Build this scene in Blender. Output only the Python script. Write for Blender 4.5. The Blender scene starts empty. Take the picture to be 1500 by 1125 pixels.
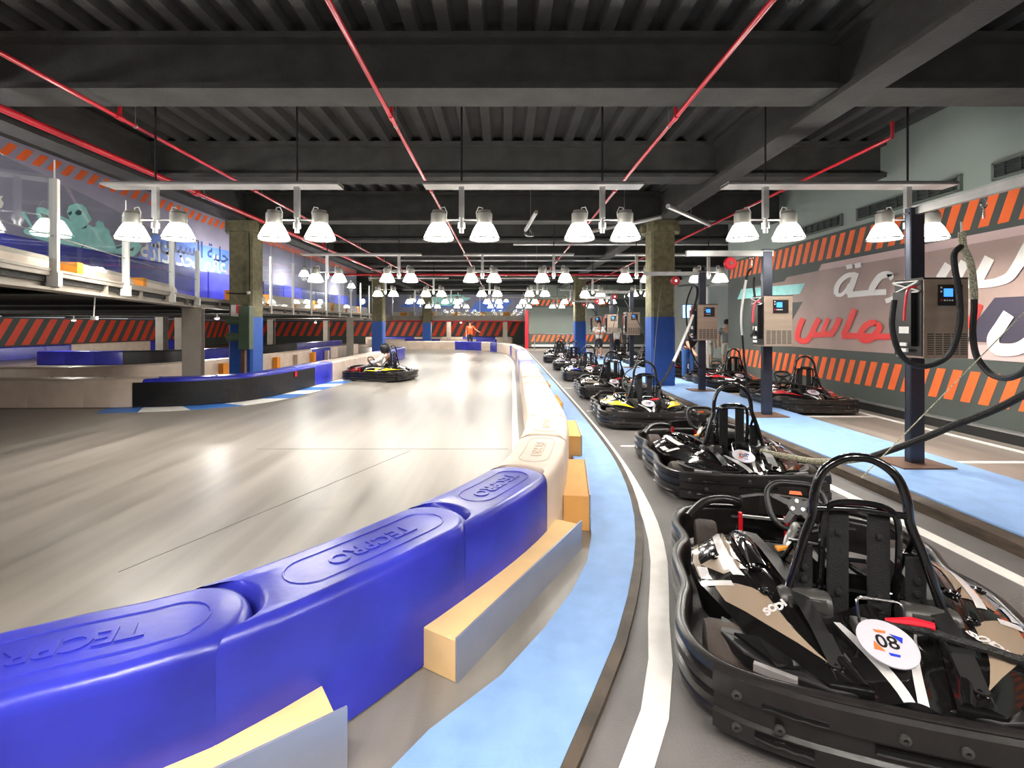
import bpy, bmesh, math, random
from mathutils import Vector, Matrix, Quaternion
random.seed(7)
SC = bpy.context.scene
COL = SC.collection
PI = math.pi
F = 700.0; VX = 738.0; HY = 477.0; CH = 1.6          # focal length in px, vanishing point, camera height
# ------------------------------------------------------------------ camera
cam = bpy.data.cameras.new('camera'); camo = bpy.data.objects.new('camera', cam); COL.objects.link(camo)
camo.location = (0, 0, CH); camo.rotation_euler = (PI/2, 0, 0)
cam.sensor_width = 36; cam.lens = F/1500*36
cam.shift_x = (750-VX)/1500; cam.shift_y = -(562.5-HY)/1500
cam.clip_start = 0.05; cam.clip_end = 200
SC.camera = camo
# ------------------------------------------------------------------ world, exposure
w = bpy.data.worlds.new('world'); SC.world = w; w.use_nodes = True
w.node_tree.nodes['Background'].inputs[0].default_value = (0.9, 0.95, 1, 1)
w.node_tree.nodes['Background'].inputs[1].default_value = 0.3
SC.view_settings.view_transform = 'Standard'; SC.view_settings.look = 'None'
SC.view_settings.gamma = 1; SC.view_settings.use_curve_mapping = False
SC.view_settings.exposure = 0.40
LAMP_W = 22.5         # watts of each bell lamp
BELL_E = 25.0          # glow of the lamp shades
# lamp grid: rows (Y) and pairs (X)
ROWS = [0.18, 6.45, 12.72, 19.0, 25.3, 31.6]
PAIRS = [-4.70, -2.79, -0.57, 1.33, 3.53, 5.45]
TRAYS = [(-5.35, -2.2), (-1.07, 1.86), (2.98, 6.03)]
LZ = 3.05

# ------------------------------------------------------------------ helpers
def V(*a): return Vector(a)
def gnd(px, py, z=0.0):
    d = (CH-z)*F/(py-HY); return V((px-VX)*d/F, d, z)
def onx(px, py, X):
    d = X*F/(px-VX); return V(X, d, CH-(py-HY)*d/F)
MATS = {}
def mat(name, col, rough=0.5, metal=0.0, noise=None, bump=None, coat=0.0, emis=None, estr=0.0, alpha=None, spec=None):
    """noise=(scale, amount, stretch) mottles the colour; bump=(scale, strength)"""
    m = bpy.data.materials.new(name); m.use_nodes = True; nt = m.node_tree; N = nt.nodes; L = nt.links
    b = N['Principled BSDF']
    b.inputs['Base Color'].default_value = (*col, 1); b.inputs['Roughness'].default_value = rough
    b.inputs['Metallic'].default_value = metal
    if coat: b.inputs['Coat Weight'].default_value = coat; b.inputs['Coat Roughness'].default_value = 0.06
    if spec is not None: b.inputs['Specular IOR Level'].default_value = spec
    if emis: b.inputs['Emission Color'].default_value = (*emis, 1); b.inputs['Emission Strength'].default_value = estr
    if noise or bump:
        tc = N.new('ShaderNodeTexCoord')
    if noise:
        mp = N.new('ShaderNodeMapping'); L.new(tc.outputs['Object'], mp.inputs[0])
        mp.inputs['Scale'].default_value = noise[2] if len(noise) > 2 else (1, 1, 1)
        n = N.new('ShaderNodeTexNoise'); n.inputs['Scale'].default_value = noise[0]; n.inputs['Detail'].default_value = 6
        L.new(mp.outputs[0], n.inputs[0])
        r = N.new('ShaderNodeValToRGB'); a = noise[1]
        r.color_ramp.elements[0].position = 0.3; r.color_ramp.elements[1].position = 0.72
        r.color_ramp.elements[0].color = (*[max(0, c*(1-a)) for c in col], 1)
        r.color_ramp.elements[1].color = (*[min(1, c*(1+a)) for c in col], 1)
        L.new(n.outputs[0], r.inputs[0]); L.new(r.outputs[0], b.inputs['Base Color'])
    if bump:
        n2 = N.new('ShaderNodeTexNoise'); n2.inputs['Scale'].default_value = bump[0]; n2.inputs['Detail'].default_value = 4
        L.new(tc.outputs['Object'], n2.inputs[0])
        bp = N.new('ShaderNodeBump'); bp.inputs['Strength'].default_value = bump[1]; bp.inputs['Distance'].default_value = 0.02
        L.new(n2.outputs[0], bp.inputs['Height']); L.new(bp.outputs[0], b.inputs['Normal'])
    MATS[name] = m; return m

def srgb(r, g, b):
    f = lambda c: (c/255/12.92) if c/255 <= 0.04045 else ((c/255+0.055)/1.055)**2.4
    return (f(r), f(g), f(b))

class MB:
    def __init__(s): s.v = []; s.f = []; s.m = []
    def add(s, vs, fs, mi=0):
        o = len(s.v); s.v += [Vector(p) for p in vs]; s.f += [tuple(i+o for i in f) for f in fs]; s.m += [mi]*len(fs); return s
    def box(s, c, d, rz=0, mi=0, R=None):
        hx, hy, hz = d[0]/2, d[1]/2, d[2]/2
        R = R or Matrix.Rotation(rz, 3, 'Z'); c = Vector(c)
        vs = [c+R @ Vector((x*hx, y*hy, z*hz)) for x in (-1, 1) for y in (-1, 1) for z in (-1, 1)]
        return s.add(vs, [(0, 1, 3, 2), (4, 6, 7, 5), (0, 4, 5, 1), (2, 3, 7, 6), (0, 2, 6, 4), (1, 5, 7, 3)], mi)
    def bbox(s, x0, x1, y0, y1, z0, z1, mi=0):
        return s.box(((x0+x1)/2, (y0+y1)/2, (z0+z1)/2), (abs(x1-x0), abs(y1-y0), abs(z1-z0)), 0, mi)
    def beam(s, p0, p1, wd, ht, mi=0, up=(0, 0, 1)):
        p0, p1 = Vector(p0), Vector(p1); t = (p1-p0).normalized(); sd = t.cross(Vector(up)).normalized(); u = sd.cross(t)
        R = Matrix((sd, t, u)).transposed()
        return s.box((p0+p1)/2, (wd, (p1-p0).length, ht), 0, mi, R)
    def tube(s, pts, r, n=8, closed=False, mi=0, caps=True):
        P = [Vector(p) for p in pts]; k = len(P); rs = r if isinstance(r, (list, tuple)) else [r]*k
        rings = []; t0 = None; nrm = None
        for i in range(k):
            a = P[i-1] if (i or closed) else P[i]; b = P[(i+1) % k] if (i < k-1 or closed) else P[i]
            t = (b-a); t = t.normalized() if t.length > 1e-9 else Vector((0, 0, 1))
            if nrm is None:
                nrm = t.cross(Vector((0, 0, 1)));
                if nrm.length < 1e-3: nrm = t.cross(Vector((0, 1, 0)))
                nrm.normalize()
            else:
                q = t0.rotation_difference(t); nrm = q @ nrm; nrm = (nrm - t*nrm.dot(t)).normalized()
            t0 = t; bn = t.cross(nrm)
            rings.append([P[i] + rs[i]*(math.cos(2*PI*j/n)*nrm + math.sin(2*PI*j/n)*bn) for j in range(n)])
        vs = [p for g in rings for p in g]; fs = []
        for i in range(k if closed else k-1):
            i2 = (i+1) % k
            for j in range(n): fs.append((i*n+j, i*n+(j+1) % n, i2*n+(j+1) % n, i2*n+j))
        if caps and not closed:
            fs.append(tuple(range(n))[::-1]); fs.append(tuple((k-1)*n+j for j in range(n)))
        return s.add(vs, fs, mi)
    def lathe(s, prof, c=(0, 0, 0), n=20, mi=0, axis='Z'):
        c = Vector(c); vs = []; k = len(prof)
        for (r, z) in prof:
            for j in range(n):
                a = 2*PI*j/n; p = (r*math.cos(a), r*math.sin(a), z)
                if axis == 'X': p = (z, p[0], p[1])
                elif axis == 'Y': p = (p[0], z, p[1])
                vs.append(c+Vector(p))
        fs = [(i*n+j, i*n+(j+1) % n, (i+1)*n+(j+1) % n, (i+1)*n+j) for i in range(k-1) for j in range(n)]
        if prof[0][0] > 1e-4: fs.append(tuple(range(n))[::-1])
        if prof[-1][0] > 1e-4: fs.append(tuple((k-1)*n+j for j in range(n)))
        return s.add(vs, fs, mi)
    def grid(s, fn, nu, nv, mi=0):
        vs = [fn(i/nu, j/nv) for j in range(nv+1) for i in range(nu+1)]
        fs = [(j*(nu+1)+i, j*(nu+1)+i+1, (j+1)*(nu+1)+i+1, (j+1)*(nu+1)+i) for j in range(nv) for i in range(nu)]
        return s.add(vs, fs, mi)
    def prism(s, pts, off, mi=0):
        """polygon of 3D points extruded by vector off"""
        n = len(pts); P = [Vector(p) for p in pts]; off = Vector(off)
        vs = P+[p+off for p in P]
        fs = [tuple(range(n)), tuple(range(2*n-1, n-1, -1))] + [(i, i+n, (i+1) % n+n, (i+1) % n) for i in range(n)]
        return s.add(vs, fs, mi)
    def ribbon(s, pts, hw, mp, mi=0, thick=(0, 0, 0)):
        """flat stroke in 2D (pts) mapped through mp(x, y)"""
        k = len(pts); hs = hw if isinstance(hw, (list, tuple)) else [hw]*k; a = []; b = []
        for i in range(k):
            p, q = Vector(pts[max(i-1, 0)]), Vector(pts[min(i+1, k-1)]); t = (q-p).normalized(); nn = Vector((-t.y, t.x))
            c = Vector(pts[i]); a.append(c+nn*hs[i]); b.append(c-nn*hs[i])
        poly = [mp(*p) for p in a+b[::-1]]
        m = len(poly); fs = [(i, i+1, m-2-i, m-1-i) for i in range(k-1)]
        th = Vector(thick)
        if th.length:
            fs2 = [tuple(x+m for x in f[::-1]) for f in fs] + [(i, i+m, (i+1) % m+m, (i+1) % m) for i in range(m)]
            s.add(poly+[Vector(p)+th for p in poly], fs+fs2, mi)
        else: s.add(poly, fs, mi)
        return s

def crm(pts, n=6, closed=False):
    P = [Vector(p) for p in pts]; k = len(P); out = []
    rng = range(k) if closed else range(k-1)
    for i in rng:
        if closed: a, b, c, d = P[i-1], P[i], P[(i+1) % k], P[(i+2) % k]
        else: a, b, c, d = P[max(i-1, 0)], P[i], P[i+1], P[min(i+2, k-1)]
        for j in range(n):
            t = j/n
            out.append(0.5*((2*b)+(c-a)*t+(2*a-5*b+4*c-d)*t*t+(3*b-a-3*c+d)*t**3))
    if not closed: out.append(P[-1])
    return out

def mesh_of(mb, name, mats, smooth=True, origin=(0, 0, 0), ang=38, tri=False, bevel=0, weld=False):
    me = bpy.data.meshes.new(name); o = Vector(origin)
    me.from_pydata([v-o for v in mb.v], [], mb.f)
    for m in (mats if isinstance(mats, (list, tuple)) else [mats]): me.materials.append(m)
    for p, i in zip(me.polygons, mb.m): p.material_index = i
    bm = bmesh.new(); bm.from_mesh(me)
    if weld: bmesh.ops.remove_doubles(bm, verts=bm.verts, dist=1e-5)
    if bevel:
        bmesh.ops.remove_doubles(bm, verts=bm.verts, dist=1e-5)
        es = [e for e in bm.edges if len(e.link_faces) == 2 and e.calc_face_angle(0) > math.radians(40)]
        bmesh.ops.bevel(bm, geom=es, offset=bevel, segments=2, affect='EDGES', profile=0.5)
    big = [f for f in bm.faces if len(f.verts) > 4 and (tri or len(f.verts) > 12)]
    if big: bmesh.ops.triangulate(bm, faces=big, ngon_method='EAR_CLIP')
    bmesh.ops.recalc_face_normals(bm, faces=bm.faces)
    for f in bm.faces: f.smooth = smooth
    if smooth:
        for e in bm.edges:
            if len(e.link_faces) == 2 and e.calc_face_angle(0) > math.radians(ang): e.smooth = False
    bm.to_mesh(me); bm.free(); return me

def part(name, mb, mats, parent, label=None, kind=None, world=False, **k):
    o = bpy.data.objects.new(name, mesh_of(mb, name, mats, origin=(parent.location if world else (0, 0, 0)), **k))
    COL.objects.link(o); o.parent = parent
    if label: o['label'] = label
    if kind: o['kind'] = kind
    return o
def thing(name, label, cat, loc=(0, 0, 0), rz=0, group=None):
    o = bpy.data.objects.new(name, None); COL.objects.link(o); o.empty_display_size = 0.2
    o.location = loc; o.rotation_euler = (0, 0, rz); o['label'] = label; o['category'] = cat
    if group: o['group'] = group
    return o
def base_of(mb):
    xs = [v.x for v in mb.v]; ys = [v.y for v in mb.v]; zs = [v.z for v in mb.v]
    return ((min(xs)+max(xs))/2, (min(ys)+max(ys))/2, min(zs))
def solo(name, mb, mats, label, cat, group=None, kind=None, **k):
    og = base_of(mb)
    o = bpy.data.objects.new(name, mesh_of(mb, name, mats, origin=og, **k)); COL.objects.link(o); o.location = og
    o['label'] = label; o['category'] = cat
    if group: o['group'] = group
    if kind: o['kind'] = kind
    return o
def struct(name, mb, mats, **k):
    o = bpy.data.objects.new(name, mesh_of(mb, name, mats, **k)); COL.objects.link(o); o['kind'] = 'structure'; return o
def dup(root, loc, rz, label, group=None):
    r = root.copy(); COL.objects.link(r); r.location = loc; r.rotation_euler = (0, 0, rz); r['label'] = label
    if group: r['group'] = group
    for ch in list(root.children):
        c = ch.copy(); COL.objects.link(c); c.parent = r
        for g in list(ch.children):
            d = g.copy(); COL.objects.link(d); d.parent = c
    return r
ORD = ['first', 'second', 'third', 'fourth', 'fifth', 'sixth', 'seventh', 'eighth', 'ninth', 'tenth', 'eleventh', 'twelfth',
       'thirteenth', 'fourteenth', 'fifteenth', 'sixteenth', 'seventeenth', 'eighteenth', 'nineteenth', 'twentieth'] + \
      ['twenty-'+x for x in ('first', 'second', 'third', 'fourth', 'fifth', 'sixth', 'seventh', 'eighth', 'ninth')] + ['thirtieth'] + \
      ['thirty-'+x for x in ('first', 'second', 'third', 'fourth', 'fifth', 'sixth', 'seventh', 'eighth', 'ninth')]

def text2d(txt, size=1.0, bold=0.0, shear=0.0, align='CENTER'):
    """glyph outlines as (verts2d, faces), centred at the origin, cap height about size*0.7"""
    cu = bpy.data.curves.new('glyphs', 'FONT'); cu.body = txt; cu.size = size; cu.offset = bold; cu.shear = shear
    cu.align_x = align; cu.align_y = 'CENTER'; cu.resolution_u = 3
    o = bpy.data.objects.new('glyphs', cu); COL.objects.link(o)
    dg = bpy.context.evaluated_depsgraph_get(); dg.update()
    me = bpy.data.meshes.new_from_object(o.evaluated_get(dg))
    vs = [(v.co.x, v.co.y) for v in me.vertices]; fs = [tuple(p.vertices) for p in me.polygons]
    bpy.data.objects.remove(o); bpy.data.curves.remove(cu); bpy.data.meshes.remove(me)
    return vs, fs
def add_text(mb, T, mp, mi=0, thick=None):
    vs, fs = T; P = [Vector(mp(x, y)) for x, y in vs]
    mb.add(P, fs, mi)
    if thick is not None:
        th = Vector(thick); cnt = {}
        mb.add([p+th for p in P], [f[::-1] for f in fs], mi)
        for f in fs:
            for i in range(len(f)):
                a, b = f[i], f[(i+1) % len(f)]; cnt[(a, b)] = 1
        e = [(a, b) for (a, b) in cnt if (b, a) not in cnt]
        for a, b in e: mb.add([P[a], P[b], P[b]+th, P[a]+th], [(0, 1, 2, 3)], mi)
    return mb

# ------------------------------------------------------------------ materials
mat('steel_dark', srgb(56, 56, 53), 0.85, 0, (3, .25), (60, .8))
mat('deck', srgb(50, 50, 48), 0.85, 0, (2, .3), (50, .5))
mat('steel_grey', srgb(150, 144, 134), 0.55, 0.1, (4, .12))
mat('mezz_grey', srgb(150, 142, 130), 0.6, 0, (3, .12))
mat('concrete', srgb(110, 106, 80), 0.9, 0, (9, .28), (40, .6))
mat('col_blue', srgb(18, 72, 150), 0.55, 0, (12, .15), (50, .3))
mat('red_pipe', srgb(190, 22, 40), 0.3, 0.0, coat=0.4)
mat('red', srgb(215, 25, 45), 0.35)
mat('galv', srgb(170, 170, 168), 0.35, 0.7, (8, .12))
mat('tray', srgb(150, 148, 145), 0.4, 0.35, (6, .1))
mat('black_rod', (0.01, 0.01, 0.01), 0.6)
mat('lamp_body', srgb(120, 118, 112), 0.45, 0.3)
mat('bell', (0.95, 0.95, 0.93), 0.2, emis=(1.0, 0.96, 0.88), estr=BELL_E)
mat('blue_block', srgb(48, 52, 168), 0.30, 0, (2.2, .35), (30, .05), spec=0.45)
mat('white_block', srgb(214, 194, 176), 0.42, 0, (2.5, .12), (30, .05))
mat('black_block', srgb(26, 24, 26), 0.5, 0, (5, .5))
mat('rubber_strip', srgb(15, 14, 14), 0.5, 0, (4, .8, (1, 1, 3)))
mat('foam', srgb(242, 202, 142), 0.7, 0, (5, .06))
mat('foam_orange', srgb(240, 150, 40), 0.7, 0, (5, .06))
mat('foam_deep', srgb(228, 168, 92), 0.7, 0, (5, .06))
mat('plate', srgb(150, 154, 170), 0.35, 0.35, (5, .06))
mat('walk_blue', srgb(128, 164, 212), 0.6, 0, (7, .10), (90, .15))
mat('kerb', srgb(70, 58, 46), 0.6, 0, (6, .55, (1, 1, 4)))
mat('paint_white', srgb(232, 228, 222), 0.5, 0, (8, .08))
mat('paint_blue', srgb(60, 120, 200), 0.5, 0, (8, .12))
mat('wall_green', srgb(136, 147, 139), 0.7, 0, (1.2, .08))
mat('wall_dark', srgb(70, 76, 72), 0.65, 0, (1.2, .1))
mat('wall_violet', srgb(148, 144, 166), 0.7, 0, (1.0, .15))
mat('wall_pale', srgb(178, 184, 180), 0.6, 0, (1.0, .08))
mat('orange', srgb(236, 104, 44), 0.55, 0, (4, .06))
mat('orange_red', srgb(226, 66, 30), 0.55, 0, (4, .06))
mat('navy', srgb(42, 50, 54), 0.6)
mat('mauve', srgb(164, 140, 132), 0.6, 0, (1.2, .14))
mat('mauve_light', srgb(196, 170, 166), 0.6, 0, (1.2, .06))
mat('navy_panel', srgb(66, 60, 76), 0.6)
mat('teal', srgb(166, 236, 232), 0.6, 0, (6, .12))
mat('teal_dark', srgb(50, 92, 100), 0.6)
mat('mural_white', srgb(232, 228, 222), 0.5)
mat('mural_red', srgb(236, 60, 56), 0.5)
mat('mural_blue', srgb(88, 128, 232), 0.55)
mat('mural_navy', srgb(34, 52, 110), 0.55)
mat('vent', srgb(52, 58, 54), 0.6)
mat('vent_frame', srgb(90, 98, 92), 0.6)
mat('kart_plastic', srgb(30, 27, 26), 0.30, 0, (14, .25), (40, .05))
mat('kart_gloss', srgb(16, 15, 15), 0.1, 0, coat=1.0)
mat('kart_matte', srgb(22, 21, 21), 0.45, 0, (10, .2))
mat('tube_black', srgb(14, 14, 16), 0.18, 0.2, coat=0.6)
mat('tyre', srgb(58, 48, 42), 0.75, 0, (12, .25), (60, .2))
mat('rim', srgb(60, 60, 62), 0.35, 0.8)
mat('strap', srgb(14, 14, 15), 0.8, 0, (30, .2), (120, .2))
mat('chrome', srgb(190, 190, 190), 0.18, 1.0)
mat('motor_grey', srgb(70, 68, 66), 0.4, 0.4)
mat('decal_white', srgb(196, 192, 192), 0.25, coat=0.5)
mat('bronze', srgb(140, 122, 104), 0.22, coat=0.8)
mat('disc_white', srgb(186, 181, 190), 0.3)
mat('yellow', srgb(214, 190, 40), 0.25, coat=0.8)
mat('kblue', srgb(40, 60, 190), 0.25, coat=0.8)
mat('kred', srgb(200, 24, 36), 0.25, coat=0.8)
mat('klilac', srgb(170, 160, 190), 0.25, coat=0.8)
mat('lens', srgb(125, 120, 120), 0.15)
mat('charger_face', srgb(168, 150, 134), 0.32, 0.55, (1.5, .1, (1, 1, 12)))
mat('charger_black', srgb(18, 18, 19), 0.3)
mat('post_navy', srgb(58, 62, 74), 0.28, 0.6, (5, .15))
mat('screen', srgb(40, 110, 220), 0.3, emis=srgb(60, 130, 235), estr=1.6)
mat('cable', srgb(14, 13, 13), 0.6, 0, bump=(90, .6))
mat('rope', srgb(170, 165, 140), 0.8, 0, (90, .8), (120, .5))
mat('sleeve', srgb(205, 205, 200), 0.5)
mat('skin', srgb(190, 140, 115), 0.5)
mat('hair', srgb(24, 18, 15), 0.7)
mat('shirt_white', srgb(225, 225, 222), 0.8)
mat('shirt_grey', srgb(120, 120, 122), 0.8)
mat('shirt_black', srgb(22, 22, 26), 0.8)
mat('shirt_orange', srgb(240, 78, 20), 0.8)
mat('trousers_dark', srgb(26, 28, 40), 0.8)
mat('jeans', srgb(52, 92, 150), 0.8)
mat('shorts_khaki', srgb(200, 195, 185), 0.8)
mat('shoe', srgb(40, 36, 36), 0.6)
mat('signal_green', srgb(70, 88, 66), 0.5, 0, (6, .1))
mat('rust', srgb(96, 68, 52), 0.7)
mat('pit_lane', srgb(104, 100, 98), 0.5, 0, (3, .14), (120, .25))
mat('wall_far', srgb(104, 112, 104), 0.6, 0, (1, .08))
mat('tv', srgb(120, 170, 220), 0.3, emis=srgb(150, 190, 235), estr=2.0)
mat('trim_white', srgb(220, 220, 216), 0.4)

def floor_mat():
    m = bpy.data.materials.new('track_floor'); m.use_nodes = True; nt = m.node_tree; N = nt.nodes; L = nt.links
    b = N['Principled BSDF']; tc = N.new('ShaderNodeTexCoord')
    def noise(sc, st, det=6, rot=0):
        mp = N.new('ShaderNodeMapping'); mp.inputs['Scale'].default_value = st; mp.inputs['Rotation'].default_value = (0, 0, rot)
        L.new(tc.outputs['Object'], mp.inputs[0]); n = N.new('ShaderNodeTexNoise'); n.inputs['Scale'].default_value = sc; n.inputs['Detail'].default_value = det
        L.new(mp.outputs[0], n.inputs[0]); return n
    n1 = noise(0.9, (1, .22, 1), 5, 0.5); n2 = noise(4, (1, .08, 1), 5, 0.75); n3 = noise(60, (1, 1, 1), 2)
    a = N.new('ShaderNodeMath'); a.operation = 'MULTIPLY_ADD'; a.inputs[1].default_value = 0.6; L.new(n2.outputs[0], a.inputs[0]); 
    s = N.new('ShaderNodeMath'); s.operation = 'MULTIPLY'; s.inputs[1].default_value = 0.4; L.new(n1.outputs[0], s.inputs[0]); L.new(s.outputs[0], a.inputs[2])
    r = N.new('ShaderNodeValToRGB'); r.color_ramp.elements[0].position = .36; r.color_ramp.elements[1].position = .64
    r.color_ramp.elements[0].color = (*srgb(112, 106, 98), 1); r.color_ramp.elements[1].color = (*srgb(150, 143, 134), 1)
    L.new(a.outputs[0], r.inputs[0]); L.new(r.outputs[0], b.inputs['Base Color'])
    mr = N.new('ShaderNodeMapRange'); mr.inputs[1].default_value = .3; mr.inputs[2].default_value = .7; mr.inputs[3].default_value = .26; mr.inputs[4].default_value = .42
    L.new(a.outputs[0], mr.inputs[0]); L.new(mr.outputs[0], b.inputs['Roughness'])
    bp = N.new('ShaderNodeBump'); bp.inputs['Strength'].default_value = .06; bp.inputs['Distance'].default_value = .01
    L.new(n3.outputs[0], bp.inputs['Height']); L.new(bp.outputs[0], b.inputs['Normal'])
    MATS['track_floor'] = m
floor_mat()
def glass_mat():
    m = bpy.data.materials.new('glass'); m.use_nodes = True; nt = m.node_tree; N = nt.nodes; L = nt.links
    for n in list(N): N.remove(n)
    o = N.new('ShaderNodeOutputMaterial'); mx = N.new('ShaderNodeMixShader'); t = N.new('ShaderNodeBsdfTransparent'); g = N.new('ShaderNodeBsdfGlossy')
    t.inputs[0].default_value = (.93, .96, .96, 1); g.inputs['Roughness'].default_value = .03
    fr = N.new('ShaderNodeFresnel'); fr.inputs[0].default_value = 1.5
    ad = N.new('ShaderNodeMath'); ad.operation = 'MULTIPLY_ADD'; ad.inputs[1].default_value = .22; ad.inputs[2].default_value = .005; L.new(fr.outputs[0], ad.inputs[0])
    L.new(ad.outputs[0], mx.inputs[0]); L.new(t.outputs[0], mx.inputs[1]); L.new(g.outputs[0], mx.inputs[2]); L.new(mx.outputs[0], o.inputs[0])
    MATS['glass'] = m
glass_mat()
M = MATS
# ================================================================== LARGE STRUCTURE
XR, XL, XRR, YE, YB, YF, ZT = 6.95, -23.4, 10.5, 33.6, 44.0, -9.0, 4.95
fl = MB(); fl.bbox(XL-.3, XRR+.3, YF-.3, YB+.3, -.2, 0); floor = struct('floor', fl, M['track_floor'], smooth=False)
# corrugated deck ceiling
def corr(x):
    t = (x/0.37) % 1.0
    return 0.0 if t < .38 else (t-.38)/.12*.11 if t < .5 else .11 if t < .88 else .11-(t-.88)/.12*.11
ce = MB(); xs = []; x = XL-.3
k0 = int((XL-.3)/.37)
for k in range(k0, int(XRR/.37)+2):
    for t in (0, .38, .5, .88): xs.append((k+t)*.37)
vs = [(x, y, ZT+corr(x+1e-6)) for y in (YF-.3, YB+.3) for x in xs]; n = len(xs)
ce.add(vs, [(i, i+1, n+i+1, n+i) for i in range(n-1)]); ce.bbox(XL-.3, XRR+.3, YF-.3, YB+.3, ZT+.16, ZT+.3)
struct('ceiling', ce, M['deck'], smooth=False)

def wallbox(name, x0, x1, y0, y1, z0, z1, m): b = MB(); b.bbox(x0, x1, y0, y1, z0, z1); return struct(name, b, m, smooth=False)
wr = wallbox('wall_right', XR, XR+.2, YF, 14.8, 0, ZT+.1, M['wall_green'])
wallbox('wall_right_return', XR+.2, XRR, 14.6, 14.8, 0, ZT+.1, M['wall_pale'])
wrr = wallbox('wall_right_rear', XRR, XRR+.2, 14.6, YE+.2, 0, ZT+.1, M['wall_pale'])
wend = wallbox('wall_end', 1.75, XRR+.2, YE, YE+.2, 0, ZT+.1, M['wall_far'])
wallbox('wall_end_return', 1.75, 1.95, YE+.2, YB, 0, ZT+.1, M['wall_dark'])
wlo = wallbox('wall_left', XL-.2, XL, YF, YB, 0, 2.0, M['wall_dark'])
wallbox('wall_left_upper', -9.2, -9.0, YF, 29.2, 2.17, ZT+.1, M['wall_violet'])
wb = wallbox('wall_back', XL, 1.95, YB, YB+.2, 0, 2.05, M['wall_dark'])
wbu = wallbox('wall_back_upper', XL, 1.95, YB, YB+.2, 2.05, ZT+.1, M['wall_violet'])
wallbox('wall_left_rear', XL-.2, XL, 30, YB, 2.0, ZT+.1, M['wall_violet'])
wallbox('wall_front', XL, XRR, YF-.2, YF, 0, ZT+.1, M['wall_green'])
wlu = [o for o in COL.objects if o.name == 'wall_left_upper'][0]

# hazard stripe bands, one mesh per band, 4 mm proud of their wall
def stripes_x(name, X, side, y0, y1, z0, z1, per, wd, lean, m, parent):
    b = MB(); y = y0; dx = -side*.004
    while y < y1:
        b.prism([(X, y, z0), (X, y+wd, z0), (X, y+wd+lean, z1), (X, y+lean, z1)], (dx, 0, 0)); y += per
    return part(name, b, m, parent, smooth=False)
def stripes_y(name, Y, x0, x1, z0, z1, per, wd, lean, m, parent):
    b = MB(); x = x0
    while x < x1:
        b.prism([(x, Y, z0), (x+wd, Y, z0), (x+wd+lean, Y, z1), (x+lean, Y, z1)], (0, -.004, 0)); x += per
    return part(name, b, m, parent, smooth=False)
band = MB(); band.bbox(XR-.003, XR, YF, 14.8, 0.0, 1.12); band.bbox(XR-.003, XR, YF, 14.8, 2.93, 3.56); band.bbox(XR-.002, XR, YF, 14.8, 1.12, 2.93)
part('dark_paint', band, M['wall_dark'], wr, smooth=False)
stripes_x('hazard_stripes', XR-.003, 1, -8, 14.75, 3.03, 3.5, .275, .15, -.17, M['orange'], wr)
stripes_x('hazard_stripes', XR-.003, 1, -8, 14.75, .45, .92, .275, .15, -.17, M['orange'], wr)
stripes_x('hazard_stripes', -9.0, -1, -8, 28.9, 4.68, 4.93, .30, .16, .19, M['orange'], wlu)
stripes_x('hazard_stripes', XL, -1, -8, YB-.5, .66, 1.93, .76, .40, .75, M['orange_red'], wlo)
stripes_y('hazard_stripes', YB, XL+.2, .9, .66, 1.93, .72, .36, .62, M['orange_red'], wb)
band = MB(); band.bbox(1.75, XRR, YE-.003, YE, .2, 1.05); band.bbox(1.75, XRR, YE-.003, YE, 2.9, 3.45)
part('dark_paint', band, M['wall_dark'], wend, smooth=False)
stripes_y('hazard_stripes', YE-.003, 1.9, 7.5, 3.0, 3.42, .34, .17, .2, M['orange'], wend)
stripes_y('hazard_stripes', YE-.003, 1.9, 7.5, .48, .95, .34, .17, .2, M['orange'], wend)
b = MB(); b.bbox(1.75, XRR, YE-.05, YE, 0, .12); struct('baseboard_end', b, M['black_rod'], smooth=False)
b = MB(); b.bbox(1.95, XRR, YE-.08, YE-.05, .12, .28); struct('trim_1', b, M['trim_white'], smooth=False)
b = MB(); b.bbox(XR-.12, XR, YF, 14.8, 0, .14); struct('baseboard_right', b, M['black_rod'], smooth=False)
b = MB(); b.bbox(XR-.13, XR, YF, 14.8, .14, .165); struct('trim_2', b, M['galv'], smooth=False)

# --- right wall mural
def wm(px, py, o=.006): p = onx(px, py, XR-.003-o); return p
def wpoly(name, pts, m, parent, o=.006, hole=None):
    b = MB(); b.prism([wm(*p, o) for p in pts], (.003, 0, 0)); return part(name, b, m, parent, smooth=False, tri=True)
wpoly('mural_panel', [(1100, 447), (1106, 420), (1148.7, 412), (1153, 406), (1198, 396.7), (1203, 387), (1500, 329.5), (1700, 290), (1700, 545), (1500, 531), (1240, 513.3), (1131, 505.5), (1160, 470), (1176, 442)], M['mauve'], wr, .005)
wpoly('mural_highlight', [(1204, 387), (1500, 329.5), (1700, 290), (1700, 309), (1500, 343.6), (1327, 374.7), (1200, 396.5)], M['mauve_light'], wr, .008)
wpoly('mural_highlight', [(1400, 503), (1430, 505), (1700, 508), (1700, 545), (1500, 531), (1395, 523.6)], M['mauve_light'], wr, .008)
wpoly('mural_panel', [(1457, 436), (1500, 434), (1700, 428), (1700, 508), (1500, 504), (1416, 500), (1430, 471)], M['navy_panel'], wr, .010)
wpoly('mural_arrow', [(1086, 423.5), (1179.5, 415), (1171.5, 430.5), (1080, 438.5)], M['teal'], wr, .012)
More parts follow.
